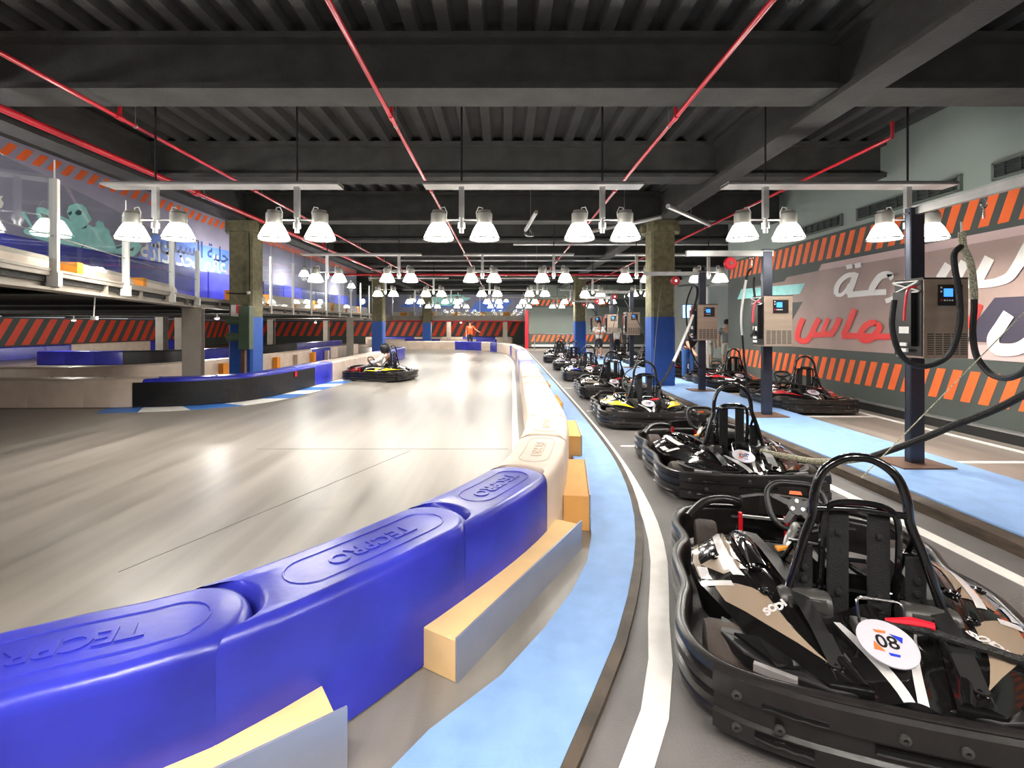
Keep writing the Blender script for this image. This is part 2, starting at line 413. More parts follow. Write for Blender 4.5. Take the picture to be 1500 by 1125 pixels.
def strokes(name, L, org, sc, m, o):
    b = MB()
    for q_, (pts, hw) in enumerate(L):
        o = o+.0015
        P = crm([Vector((p[0], p[1])) for p in pts], 5) if len(pts) > 2 else [Vector(p) for p in pts]
        if isinstance(hw, tuple): hh = [hw[0]+(hw[1]-hw[0])*i/(len(P)-1) for i in range(len(P))]
        else: hh = hw
        b.ribbon(P, hh, lambda x, y, o=o: wm(org[0]+x/sc, org[1]+y/sc, o))
    return part(name, b, m, wr, smooth=False)
c1 = (1130, 360); s1 = 7.5; c2 = (1330, 340); s2 = 5.6235
W1 = [([(930, 295), (895, 400), (865, 480), (850, 540)], 33), ([(835, 540), (960, 528), (1100, 515), (1262, 508)], 32),
      ([(930, 318), (840, 325), (760, 385), (716, 460), (712, 535)], 27), ([(705, 535), (765, 540), (820, 490), (860, 420)], (22, 16)),
      ([(822, 235), (888, 222)], 24), ([(915, 222), (985, 208)], 26),
      ([(1285, 350), (1310, 330), (1265, 315), (1200, 335), (1145, 400), (1105, 470), (1092, 525)], (40, 34)),
      ([(1510, 290), (1480, 390), (1410, 510), (1330, 580), (1252, 608)], 26)]
strokes('mural_letters', W1, c1, s1, M['mural_white'], .016)
W2 = [([(335, 265), (262, 385)], 36), ([(470, 245), (425, 330), (370, 440)], 40), ([(672, 210), (610, 330), (555, 430)], 44),
      ([(200, 440), (350, 436), (500, 430), (650, 425), (760, 405)], 33),
      ([(730, 412), (830, 370), (905, 270), (975, 150), (1080, -20), (1200, -230)], (34, 62)),
      ([(830, 672), (760, 780), (700, 880), (735, 960), (860, 968), (960, 930), (1080, 820), (1220, 640)], (50, 52))]
strokes('mural_letters', W2, c2, s2, M['mural_white'], .016)
R1 = [([(347, 798), (305, 900), (285, 1000), (325, 1045), (390, 1038), (440, 970), (480, 880), (523, 800)], 30),
      ([(440, 978), (560, 975), (680, 968)], 30), ([(625, 798), (580, 900), (560, 975)], 24), ([(748, 795), (705, 890), (650, 975)], 30),
      ([(912, 695), (850, 850), (790, 985)], 33), ([(770, 990), (960, 990), (1130, 998), (1300, 998), (1460, 1000)], 33),
      ([(1150, 850), (1080, 850), (1010, 905), (972, 985), (1010, 1035), (1090, 1025), (1150, 960), (1185, 900), (1150, 850)], 34),
      ([(1480, 810), (1400, 870)], 28)]
strokes('mural_letters', R1, c1, s1, M['mural_red'], .016)
strokes('mural_letters', [([(585, 590), (545, 690), (500, 800)], 38)], c2, s2, M['mural_red'], .016)
# --- wall grilles
for i, (y0, y1) in enumerate([(9.8, 11.9), (7.25, 9.35), (4.6, 6.75)]):
    t = thing('air_vent', 'dark rectangular air grille high on the right wall, '+['furthest', 'middle', 'nearest'][i]+' of three', 'vent', (XR-.03, (y0+y1)/2, 3.66), 0, 'wall air grilles')
    L = (y1-y0)/2
    f = MB()
    for z in (.0, .22): f.bbox(-.02, .03, -L, L, z-.015, z+.015)
    for y in (-L, L): f.bbox(-.02, .03, y-.02, y+.02, -.015, .235)
    part('vent_frame', f, M['vent_frame'], t, smooth=False)
    f = MB(); f.bbox(.01, .028, -L, L, 0, .22)
    for k in range(5): f.box((-.002, 0, .03+.04*k), (.03, 2*L, .006))
    for k in range(int(2*L/.21)): f.box((-.004, -L+.21*(k+.5), .11), (.03, .012, .22))
    part('slats', f, M['vent'], t, smooth=False)

# --- left mural on the upper wall
def lw(px, py, o=.004): return onx(px, py, -9.0+o)
def lpoly(name, P, m, o, sc=None, org=None):
    b = MB(); b.prism([lw(org[0]+p[0]/sc, org[1]+p[1]/sc, o) if sc else lw(*p, o) for p in P], (-.003, 0, 0)); return part(name, b, m, wlu, smooth=False, tri=True)
o8 = (0, 280); k8 = 6.25
lpoly('mural_figure', [(215, 360), (245, 335), (280, 325), (190, 195), (225, 190), (300, 320), (330, 335), (365, 325), (350, 250), (332, 175), (340, 148), (400, 150), (450, 175), (470, 195), (570, 230), (650, 270), (700, 295), (690, 290), (640, 260), (612, 190), (630, 135), (690, 112), (750, 120), (785, 150), (815, 210), (842, 262), (800, 300), (850, 330), (880, 320), (875, 290), (900, 268), (945, 285), (958, 325), (1000, 360), (1010, 400), (1045, 470), (1060, 500), (1130, 480), (1190, 455), (1260, 470), (1300, 500), (1270, 560), (1215, 600), (1100, 575), (990, 560), (900, 552), (800, 535), (700, 520), (560, 500), (430, 460), (330, 430), (230, 390)], M['teal'], .008, k8, o8)
for P in ([(690, 190), (720, 168), (750, 185), (745, 215), (715, 222), (692, 210)], [(620, 200), (655, 180), (660, 205), (640, 225)], [(735, 525), (770, 480), (775, 490), (745, 530)],
          [(540, 420), (590, 400), (600, 430), (560, 445)], [(570, 330), (630, 370), (590, 365)], [(1060, 510), (1180, 480), (1160, 500), (1070, 530)], [(1170, 540), (1230, 510), (1220, 550)], [(740, 345), (800, 310), (790, 340)], [(370, 200), (440, 220), (450, 250), (390, 240)]):
    lpoly('mural_shade', P, M['teal_dark'], .012, k8, o8)
lpoly('mural_mark', [(-40, 40), (30, 45), (10, 75), (35, 110), (20, 150), (-40, 170)], M['mural_white'], .008, k8, o8)
BL = [(199, 381), (224.8, 342.8), (342, 369), (329.3, 404)]
lpoly('mural_banner', BL, M['mural_blue'], .008)
# banner lettering, laid on the wall plane along the banner's own direction
p0, p1 = lw(199, 381, .012), lw(329.3, 404, .012); q0 = lw(224.8, 342.8, .012)
ux = (p1-p0).normalized(); uz = Vector((0, 0, 1)); 
def bt(txt, s, h, size, m):
    T = text2d(txt, size, .01, .0); b = MB()
    c = p0 + ux*s + uz*h
    add_text(b, T, lambda x, y: c+ux*x+uz*y); part('mural_letters', b, m, wlu, smooth=False)
LEN = (p1-p0).length
bt('..'+'\ufed5\ufe8e\ufe92\ufeb4\ufedf\ufe8d \ufe94\ufe92\ufee0\ufea3', LEN*.60, .62, .66, M['mural_navy'])
bt('\ufeea\ufe97\ufe8d\ufeab \ufeaa\ufea4\ufe91 \ufee2\ufedf\ufe8e\ufecb', LEN*.53, .28, .72, M['mural_white'])
# rear mural (seen through the glass)
b = MB()
for x0, x1, z0, z1 in ((-9.5, -4.0, 3.3, 4.3), (-3.2, .8, 2.9, 3.9), (-18, -12, 3.1, 4.2)):
    b.prism([(x0, YB, z0), (x1-.8, YB, z0), (x1, YB, z1), (x0+.8, YB, z1)], (0, -.006, 0))
part('mural_banner', b, M['mural_blue'], wbu, smooth=False)
b = MB(); b.prism([(-7.5, YB-.006, 3.5), (-5, YB-.006, 3.4), (-3.0, YB-.006, 4.1), (-4.2, YB-.006, 4.5), (-6.6, YB-.006, 4.35)], (0, -.006, 0)); part('mural_figure', b, M['teal'], wbu, smooth=False)

# ---------------------------------------------------------------- beams and columns
def ibeam(mb, p0, p1, wd, zb, zt, ft=.05, web=.12):
    """I section between plan points p0, p1"""
    p0 = Vector(p0); p1 = Vector(p1)
    for z0, z1, ww in ((zb, zb+ft, wd), (zb+ft, zt-ft, web), (zt-ft, zt, wd)):
        mb.beam((p0.x, p0.y, (z0+z1)/2), (p1.x, p1.y, (z0+z1)/2), ww, z1-z0)
for k in range(-2, 14):
    y = 5.66+3.24*k; main = (k % 4) == 2
    b = MB(); x1 = XR if y < 14.7 else XRR
    ibeam(b, (-6.6 if y < 30 else XL, y), (x1 if y < YE else 1.74, y), .46, 4.30 if not main else 4.22, ZT, .07, .16)
    if y > YB-.3: continue
    pos = 'behind the camera, ' if k < 0 else ''
    solo('ceiling_beam', b, M['steel_dark'], f'dark sprayed steel beam crossing the ceiling, {pos}{ORD[k] if k>=0 else ["nearer","further"][k+2]} from the camera' if k >= 0 else f'dark steel cross beam behind the camera, {["further","nearer"][k+2]} one', 'beam', 'beams crossing the ceiling', smooth=False)
for X, nm in ((4.0, 'over the right row of columns'), (-6.6, 'over the left row of columns')):
    b = MB(); ibeam(b, (X, YF), (X, YE if X > 1 else YB), .40, 4.22, ZT-.02, .07, .16)
    solo('ceiling_beam', b, M['steel_dark'], f'long dark steel beam running down the hall {nm}', 'beam', smooth=False)
def column(x, y, label):
    t = thing('concrete_column', label, 'column', (x, y, 0), 0, 'blue footed concrete columns')
    def oct_(h0, h1, w, c, mi=0):
        b = MB(); P = [(w/2-c, -w/2), (w/2, -w/2+c), (w/2, w/2-c), (w/2-c, w/2), (-w/2+c, w/2), (-w/2, w/2-c), (-w/2, -w/2+c), (-w/2+c, -w/2)]
        b.prism([(p[0], p[1], h0) for p in P], (0, 0, h1-h0)); return b
    part('painted_base', oct_(0, 1.82, .60, .05), M['col_blue'], t)
    part('shaft', oct_(1.82, 4.0, .59, .05), M['concrete'], t)
    b = oct_(3.95, 4.22, .78, .12)
    for a in range(6): b.lathe([(.12, -.10), (.15, 0), (.12, .10)], (.38*math.cos(a*PI/3), .34*math.sin(a*PI/3), 4.05), 8)
    part('column_head', b, M['concrete'], t)
    return t
for i, y in enumerate((12.25, 25.2, 38.2)):
    cx = (-6.6, -6.6, -5.66)[i]; y = (y, y, 35.3)[i] if i == 2 else y
    column(cx, y, f'square concrete column with blue painted base, {["nearest", "second", "furthest"][i]} in the left row')
    if i < 2: column(4.0, y, f'square concrete column with blue painted base, {["nearest, beside the parked karts", "second, far end of the kart row"][i]}, right row')

# ---------------------------------------------------------------- walkways and painted floor
BE = [(-2.6, .2), (-1.2, .75), (-.3, 1.2), (.228, 1.728), (.375, 2.03), (.588, 2.456), (.854, 3.146), (1.075, 3.94), (1.23, 4.9), (1.32, 6.09), (1.37, 8.55), (1.39, 13.3), (1.41, 22), (1.41, 30)]
WLc = [(-.5, .75), (.0, 1.1), (.485, 1.728), (.72, 2.2), (.90, 2.8), (1.0, 3.05), (1.18, 3.8), (1.30, 4.8), (1.37, 6.0), (1.43, 8.4), (1.455, 13.3), (1.47, 22), (1.47, 30)]
RC = [(-4.6, .35), (-3.0, .62), (-1.58, 1.47), (-1.06, 1.78), (-.39, 2.6), (.12, 3.45), (.34, 4.3), (.51, 5.7), (.56, 8), (.62, 11), (.70, 16), (.75, 21.5), (.45, 26.3), (-.6, 29.7), (-2.2, 31.4), (-5, 32), (-8.2, 32.0)]
edge = crm([V(*p) for p in BE], 6); inner = crm([V(*p) for p in RC[1:12]], 6)
b = MB(); poly = [(p.x, p.y, 0) for p in edge]+[(p.x+.05, p.y, 0) for p in inner[::-1]]
def strip(mb, A, Bp, z0, z1):
    """band between two equally long rows of plan points"""
    n = len(A)
    vs = [(a[0], a[1], z1) for a in A]+[(q[0], q[1], z1) for q in Bp]+[(a[0], a[1], z0) for a in A]+[(q[0], q[1], z0) for q in Bp]
    fs = [(i, i+1, n+i+1, n+i) for i in range(n-1)]+[(i, 2*n+i, 2*n+i+1, i+1) for i in range(n-1)]+[(n+i, n+i+1, 3*n+i+1, 3*n+i) for i in range(n-1)]
    fs += [(0, n, 3*n, 2*n), (n-1, 3*n-1, 4*n-1, 2*n-1)]
    mb.add(vs, fs)
def resamp(P, n):
    P = [Vector(p) for p in P]; L = [0]
    for i in range(1, len(P)): L.append(L[-1]+(P[i]-P[i-1]).length)
    out = []; j = 0
    for i in range(n):
        s = L[-1]*i/(n-1)
        while j < len(P)-2 and L[j+1] < s: j += 1
        out.append(P[j].lerp(P[j+1], (s-L[j])/max(1e-9, L[j+1]-L[j])))
    return out
# inner edge of the blue walk follows the wall side of the barrier (0.34 m off its centre line)
def offs(P, d):
    out = []
    for i, p in enumerate(P):
        t = (P[min(i+1, len(P)-1)]-P[max(i-1, 0)]).normalized(); out.append(p+Vector((t.y, -t.x))*d)
    return out
IN = [(-2.9, .2), (-1.9, .45), (-1.0, 1.05), (-.62, 1.36), (-.36, 1.78), (-.08, 2.05), (.35, 2.72), (.62, 3.4), (.74, 4.3), (.82, 5.6), (.86, 8), (.90, 11), (.97, 16), (1.02, 21.5), (1.05, 30)]
A = resamp(crm([V(*p) for p in IN], 6), 80); B_ = resamp(edge, 80)
b = MB(); strip(b, A, B_, 0, .035); wk = struct('floor_walkway', b, M['walk_blue'], smooth=False)
K = resamp(offs(edge, .055), 80); b = MB(); strip(b, B_, K, 0, .032); part('kerb', b, M['kerb'], wk, smooth=False)
Wc = resamp(crm([V(*p) for p in WLc], 6), 90); b = MB(); strip(b, offs(Wc, -.055), offs(Wc, .055), 0, .006)
part('painted_line', b, M['paint_white'], floor, smooth=False)
b = MB(); strip(b, K, [(3.57, p.y) if p.y > .1 else (3.57, p.y) for p in K], 0, .002); part('pit_lane', b, M['pit_lane'], floor, smooth=False)
b = MB(); b.bbox(3.72, 5.0, YF+.1, 33, 0, .10); wk2 = struct('floor_walkway_right', b, M['walk_blue'], smooth=False)
b = MB(); b.bbox(3.56, 3.72, YF+.1, 33, 0, .085); b.bbox(5.0, 5.04, YF+.1, 33, 0, .085); part('kerb', b, M['kerb'], wk2, smooth=False)
def line(x0, x1, y0, y1, h=.006): q = MB(); q.bbox(x0, x1, y0, y1, 0, h); part('painted_line', q, M['paint_white'], floor, smooth=False)
line(3.18, 3.29, YF+.5, 33); line(6.5, 6.6, YF+.5, 14.5)
for k in range(-1, 4): line(5.05, 6.5, 5.54+2.82*k, 5.62+2.82*k)
for y in (4.9, 6.3, 8.9, 12.2): line(1.55, 1.75, y, y+.06)
# white line along the foot of the right barrier, track side
T_ = resamp(crm([V(*p) for p in RC[5:13]], 6), 60); b = MB(); strip(b, offs(T_, -.42), offs(T_, -.33), 0, .003); part('painted_line', b, M['paint_white'], floor, smooth=False)
for a, c in (((-3.2, 6.19), (.05, 6.19)), ((-2.5, 3.1), (-1.2, 6.1))):
    q = MB(); q.beam((a[0], a[1], .001), (c[0], c[1], .001), .0035, .002); part('floor_joint', q, M['vent'], floor, smooth=False)
# --------- left main barrier curve, painted kerb blocks
LC = [(-13.5, 9.4), (-9.7, 9.45), (-7.3, 9.55), (-6.1, 9.9), (-5.5, 10.7), (-5.22, 13.3), (-5.05, 18), (-5.05, 23.8)]
LCp = crm([V(*p) for p in LC], 10)
LCr = resamp(LCp, 240)
Lf = offs(LCr, .25); Lo = offs(LCr, .80)
for i in range(64, 178, 7):
    for nm, i0, mm in (('painted_kerb', i, 'paint_blue' if (i//7) % 2 else 'paint_white'),):
        b = MB(); j = min(i0+7, 239); strip(b, Lf[i0:j+1], Lo[i0+2:j+1+2], 0, .004); part(nm, b, M[mm], floor, smooth=False)

# ================================================================== LAMPS
def twin_lamp(label, loc):
    t = thing('twin_bell_lamp', label, 'lamp', loc, 0, 'paired bell lamps under the trays')
    b = MB(); b.bbox(-.035, .035, -.03, .03, .0, .45); part('stem', b, M['galv'], t, smooth=False)
    b = MB(); b.tube([(-.28, 0, -.02), (.28, 0, -.02)], .012); b.tube([(0, 0, .0), (0, 0, -.2)], .03, 10); b.lathe([(.05, -.14), (.05, -.06)], (0, 0, 0), 10); part('cross_bar', b, M['galv'], t)
    for s in (-1, 1):
        x = s*.31
        b = MB(); b.lathe([(.09, -.02), (.105, .0), (.105, .13), (.085, .15), (.085, .17), (.05, .175)], (x, 0, -.07), 16); h = part('lamp_housing', b, M['lamp_body'], t)
        q = MB(); q.tube([(x-.02*s, 0, .08), (x-.03*s, 0, .14), (x-.08*s, 0, .15), (x-.11*s, 0, .08), (x-.10*s, 0, -.02)], .008, 6); part('cord', q, M['trim_white'], h)
        b = MB(); b.lathe([(.105, -.085), (.135, -.13), (.168, -.20), (.205, -.285), (.198, -.285), (.160, -.20), (.128, -.135), (.095, -.095)], (x, 0, 0), 20)
        b.f.pop(); b.m.pop(); b.f.pop(); b.m.pop()
        sh = part('lamp_shade', b, M['bell'], t)
        q = MB(); q.lathe([(.0, -.10), (.05, -.11), (.06, -.17), (.045, -.23), (.0, -.25)], (x, 0, 0), 12); part('bulb', q, M['bell'], sh)
        q = MB(); q.lathe([(.202, -.275), (.215, -.285), (.202, -.295), (.19, -.285), (.202, -.275)], (x, 0, 0), 20); q.f = q.f[:-2]; q.m = q.m[:-2]; part('rim', q, M['lamp_body'], sh)
    return t
li = bpy.data.lights.new('bell_light', 'AREA'); li.shape = 'DISK'; li.size = .36; li.energy = LAMP_W; li.color = (1.0, .955, .885); li.spread = math.radians(165)
lp0 = None
ROWN = ['above the camera', 'nearest', 'second nearest', 'third', 'fourth', 'furthest']
PN = ['leftmost pair', 'second pair from the left', 'third pair from the left', 'third pair from the right', 'second pair from the right', 'rightmost pair']
for r, y in enumerate(ROWS):
    for j, (a, c) in enumerate(TRAYS):
        lab = f'long grey cable tray holding bell lamps, {["left", "middle", "right"][j]} tray of the {ROWN[r]} row'
        if r < 1: lab = f'long grey cable tray with bell lamps {ROWN[r]}, {["left", "middle", "right"][j]} one'
        t = thing('lamp_tray', lab, 'tray', ((a+c)/2, y, 3.47), 0, 'trays carrying the bell lamps'); h = (c-a)/2
        b = MB(); b.bbox(-h, h, -.13, .13, .03, .045); b.bbox(-h, h, -.13, -.12, .0, .04); b.bbox(-h, h, .12, .13, 0, .04); b.bbox(-h, h, -.12, .12, 0, .01)
        part('channel', b, M['tray'], t, smooth=False)
        for jj in (2*j, 2*j+1):
            q = MB(); q.tube([(PAIRS[jj]-(a+c)/2+.0, .0, .03), (PAIRS[jj]-(a+c)/2, .0, ZT+.05-3.47)], .014, 6); part('hanger_rod', q, M['black_rod'], t)
    for j, x in enumerate(PAIRS):
        lab = f'pair of glowing bell lamps, {PN[j]} in the {ROWN[r]} row' if r > 0 else f'pair of glowing bell lamps {ROWN[r]}, {PN[j]}'
        loc = (x, y, LZ)
        if lp0 is None: lp0 = twin_lamp(lab, loc)
        else: dup(lp0, loc, 0, lab)
        lt = bpy.data.objects.new('bell_light', li); COL.objects.link(lt); lt.location = (x-.31, y, LZ-.30); 
        lt = bpy.data.objects.new('bell_light', li); COL.objects.link(lt); lt.location = (x+.31, y, LZ-.30)

li2 = bpy.data.lights.new('mezz_fill_light', 'POINT'); li2.energy = 110; li2.color = (1, .955, .885); li2.shadow_soft_size = .12  # lamps added over both mezzanines to brighten their mural walls
for k, y in enumerate((.2, 3.5, 6.6, 14.6, 19.4, 25.4, 39.4, 40.0, 40.6)):
    lx = -8.1 if k < 6 else (-7.5, -3.6, .2)[k-6]
    t = thing('mezz_fill_lamp', f'single glowing bell lamp over the mezzanine, {ORD[k]} from the near end', 'lamp', (lx, y, 3.9), 0, 'single lamps over the mezzanine')
    b = MB(); b.lathe([(.09, 0), (.105, .02), (.105, .15), (.05, .19)], (0, 0, -.07), 14); b.tube([(0, 0, .1), (0, 0, ZT+.03-3.9)], .012, 6); part('housing', b, M['lamp_body'], t)
    b = MB(); b.lathe([(.105, -.085), (.135, -.13), (.168, -.20), (.205, -.285), (.198, -.285), (.160, -.20), (.128, -.135), (.095, -.095)], (0, 0, 0), 20); b.f = b.f[:-2]; b.m = b.m[:-2]; part('lamp_shade', b, M['bell'], t)
    lt = bpy.data.objects.new('bell_light', li2); COL.objects.link(lt); lt.location = (lx, y, 3.52)  # fill light of the added lamp
# ---------------------------------------------------------------- sprinkler pipes
def pipe(label, pts, r, drops=(), up=True):
    t = thing('sprinkler_pipe', label, 'pipe', pts[0])
    o = Vector(pts[0]); b = MB(); b.tube([Vector(p)-o for p in pts], r, 10); part('pipe', b, M['red_pipe'], t)
    for p in drops:
        p = Vector(p)-o; b = MB(); b.tube([p, p+V(0, 0, .16)], r*.8, 8); b.lathe([(.012, .16), (.03, .19), (.012, .22)], p, 8); b.tube([p-V(0, .06, 0), p+V(0, .06, 0)], r*1.35, 10); part('sprinkler_head', b, M['red_pipe'], t)
        b = MB(); b.tube([p+V(.0, .25, 0), p+V(0, .25, ZT-p.z-o.z)], .005, 5); b.lathe([(r*1.15, -.012), (r*1.3, 0), (r*1.15, .012)], p+V(0, .25, 0), 10, axis='Y'); part('pipe_hanger', b, M['galv'], t)
Ys = [5.95+3.24*k for k in range(0, 7)]
pipe('thin red sprinkler pipe down the hall, left of centre', [(-1.40, YF+.2, 4.19), (-1.40, 32, 4.19)], .026, [(-1.4, y, 4.19) for y in Ys])
pipe('thin red sprinkler pipe down the hall, right of centre', [(2.14, YF+.2, 4.19), (2.14, 32, 4.19)], .026, [(2.14, y, 4.19) for y in Ys])
pipe('thin red sprinkler pipe above the edge of the track, second from left wall', [(-4.78, YF+.2, 4.19), (-4.78, 32, 4.19)], .026, [(-4.78, y, 4.19) for y in Ys])
pipe('thick red main pipe nearest the left mezzanine', [(-5.92, YF+.2, 4.16), (-5.92, 24, 4.16)], .048, [(-5.92, y, 4.16) for y in Ys[1:4]])
pipe('short red sprinkler pipe with upturned end above the chargers', [(5.34, 6.57, 4.40), (5.34, 6.57, 4.19), (5.34, 30, 4.19)], .026, [(5.34, y, 4.19) for y in Ys[2:6]])
pipe('thick red main pipe crossing the far part of the ceiling', [(-8.9, 24.0, 4.16), (XRR-.1, 24.0, 4.16)], .06)
pipe('red pipe under the rear mezzanine edge', [(-8.5, 35.7, 1.93), (1.4, 35.7, 1.93)], .05)
# grey ducts and conduits near the roof
def conduit(label, pts, r, m='galv'):
    b = MB(); b.tube(pts, r, 8); pm = pts[len(pts)//2] if len(pts) > 2 else (Vector(pts[0])*.5+Vector(pts[-1])*.5); b.tube([pm, (pm[0], pm[1], 4.23 if 3.8 < pm[0] < 4.2 else ZT)], .006, 5); solo('conduit', b, M[m], label, 'conduit')
conduit('grey conduit bent down from the ceiling near the middle', crm([(.75, 13.4, 4.3), (.8, 13.2, 4.1), (.6, 12.9, 4.05), (.6, 13.2, 4.3)], 4), .035)
conduit('long grey conduit crossing behind the second beam', [(.3, 15.0, 4.15), (8.0, 15.0, 4.15)], .04)
conduit('slanting silver pipe right of the near column', [(3.3, 9.6, 4.0), (5.0, 11.6, 4.05)], .05)
conduit('slanting silver pipe left of the near column', [(2.2, 12.2, 4.0), (3.7, 11.2, 4.15)], .05)
conduit('short silver pipe end hanging near the ceiling centre', [(.72, 10.6, 4.12), (.55, 12.0, 4.0)], .045)
conduit('grey conduit across the hall at the fourth bay', [(-4, 18.3, 4.1), (6.5, 18.3, 4.1)], .03)
conduit('grey conduit across the hall at the sixth bay', [(-6, 21.6, 4.1), (8, 21.6, 4.1)], .035)

# ================================================================== BARRIERS
class Curve:
    def __init__(s, pts, n=12):
        s.P = crm([Vector(p) for p in pts], n); s.L = [0]
        for i in range(1, len(s.P)): s.L.append(s.L[-1]+(s.P[i]-s.P[i-1]).length)
        s.len = s.L[-1]
    def at(s, d):
        d = max(0, min(s.len-1e-6, d)); lo = 0; hi = len(s.L)-1
        while hi-lo > 1:
            m = (lo+hi)//2
            if s.L[m] <= d: lo = m
            else: hi = m
        return s.P[lo].lerp(s.P[hi], (d-s.L[lo])/(s.L[hi]-s.L[lo]))
    def tan(s, d): return (s.at(d+.04)-s.at(d-.04)).normalized()
    def nearest(s, p):
        p = Vector(p); return min(range(len(s.P)), key=lambda i: (s.P[i]-p).length)
    def s_of(s, p): return s.L[s.nearest(p)]
def block(cv, s0, s1, label, colour, group, w=.46, z0=0.0, h=.56, emblem=False, bulge=.17, name='barrier_block', cap=None):
    c = cv.at((s0+s1)/2); loc = (c.x, c.y, z0); NA, NL = 12, 6
    def gp(i, j, ins):
        """row i along the block, column j across it, inset by ins"""
        a = PI*j/NA; sa, sb = s0+.004+ins, s1-.004-ins; s = sa+(sb-sa)*i/NL
        p = cv.at(s); t = cv.tan(s); lat = -(w/2-ins)*math.cos(a); f = bulge*math.sin(a)
        return V(p.x+t.y*lat+t.x*f-c.x, p.y-t.x*lat+t.y*f-c.y)
    ringix = [(0, j) for j in range(NA, -1, -1)]+[(i, 0) for i in range(1, NL)]+[(NL, j) for j in range(NA+1)]+[(i, NA) for i in range(NL-1, 0, -1)]
    n = len(ringix); lv = [(0, .012), (0, h-.06), (.006, h-.032), (.018, h-.012), (.034, h-.003), (.05, h)]
    b = MB(); vs = []
    for ins, z in lv:
        for i, j in ringix: p = gp(i, j, ins); vs.append((p.x, p.y, z))
    fs = [(k*n+i, k*n+(i+1) % n, (k+1)*n+(i+1) % n, (k+1)*n+i) for k in range(len(lv)-1) for i in range(n)]
    base = len(vs)
    for zz, ins in ((h, .05), (.012, 0)):
        for i in range(NL+1):
            for j in range(NA+1): p = gp(i, j, ins); vs.append((p.x, p.y, zz))
    for q in (0, 1):
        o_ = base+q*(NL+1)*(NA+1)
        fs += [(o_+i*(NA+1)+j, o_+i*(NA+1)+j+1, o_+(i+1)*(NA+1)+j+1, o_+(i+1)*(NA+1)+j) for i in range(NL) for j in range(NA)]
    b.add(vs, fs); mt = M[colour]
    if emblem:
        t = thing(name, label, 'barrier', loc, 0, group); part('shell', b, mt, t, ang=50, weld=True)
        # oval rim and raised name on the top face
        sa, sb = s0+.30, s1+.03
        def tp(s, lat, z): p = cv.at(s); q = cv.tan(s); return V(p.x+q.y*lat-c.x, p.y-q.x*lat-c.y, z)
        q = MB(); ring = []; R = .115; ns = 10
        for i in range(ns+1): ring.append(tp(sa+R+(sb-sa-2*R)*i/ns, -R, h))
        for i in range(1, 10): a = PI*i/10; ring.append(tp(sb-R+R*math.sin(a), -R*math.cos(a), h))
        for i in range(ns, -1, -1): ring.append(tp(sa+R+(sb-sa-2*R)*i/ns, R, h))
        for i in range(1, 10): a = PI*i/10; ring.append(tp(sa+R-R*math.sin(a), R*math.cos(a), h))
        q.tube(ring, .005, 6, closed=True); part('oval_rim', q, mt, t)
        T = text2d('TECPRO', .125, .003); q = MB(); sm = (sa+sb)/2
        add_text(q, T, lambda x, y: tp(sm-x, y+.0, h-.001), 0, (0, 0, .006)); part('raised_lettering', q, mt, t, smooth=False)
        return t
    og = Vector(loc); o = bpy.data.objects.new(name, mesh_of(b, name, mt, ang=50, weld=True)); COL.objects.link(o); o.location = og
    o['label'] = label; o['category'] = 'barrier'; o['group'] = group
    return o
R = Curve(RC)
# joints read off the nearest blocks
sJ = [R.s_of((-1.02, 1.80))-.13, R.s_of((-.41, 2.57)), R.s_of((.06, 3.36))]
print('joints', sJ, R.len)
joints = [sJ[0]-1.12*k for k in range(3, 0, -1)] + sJ
nb = 0; labs = ['blue plastic barrier block at the bottom left corner, furthest left in frame', None]
GB = 'plastic blocks of the right hand track barrier'
nm = ['blue barrier block just outside the frame at bottom left', 'blue plastic barrier block cut off by the left edge of the frame', 'nearest fully blue barrier block, its TECPRO oval at the bottom left',
      'middle blue barrier block between two others, with long oval TECPRO rim', 'furthest of the three near blue barrier blocks, joined to a white one']
for i in range(len(joints)-1):
    block(R, joints[i], joints[i+1], nm[i], 'blue_block', GB, emblem=(i >= 1))
s = joints[-1]; i = 0; pit = 0
seqblue = {9, 10, 15, 16, 20}
while s < R.s_of((.55, 25.9))-.4:
    L = 1.06; colr = 'blue_block' if i in seqblue else 'white_block'
    block(R, s, s+L, f'{"blue" if i in seqblue else "white"} barrier block on the pit side of the track, {ORD[i]} beyond the near blue ones', colr, GB, emblem=(i < 3)); s += L; i += 1
k = 0; cols = 'WWWBWBBWWWWBBWWWWWWWW'
while s < R.len-1.2:
    cc = cols[k % len(cols)]; ww = 1.1
    block(R, s, s+ww, f'{"blue" if cc=="B" else "white"} barrier block of the far curved cross barrier, {ORD[k]} from its right end', 'blue_block' if cc == 'B' else 'white_block', 'blocks of the far cross barrier'); s += ww; k += 1
# left main barrier
Lc = Curve(LC); s = .1; k = 0
while s+1.05 < Lc.len:
    p = Lc.at(s+.5); px = VX+p.x*F/p.y
    cc = 'white_block' if px < 180 else 'blue_block' if px < 478 else 'white_block' if px < 556 else 'blue_block' if px < 592 else 'white_block'
    block(Lc, s, s+1.05, f'{"blue" if cc[0]=="b" else "beige"} barrier block along the left side of the track, {ORD[k]} from the left', cc, 'plastic blocks of the left track barrier', w=.48); s += 1.05; k += 1
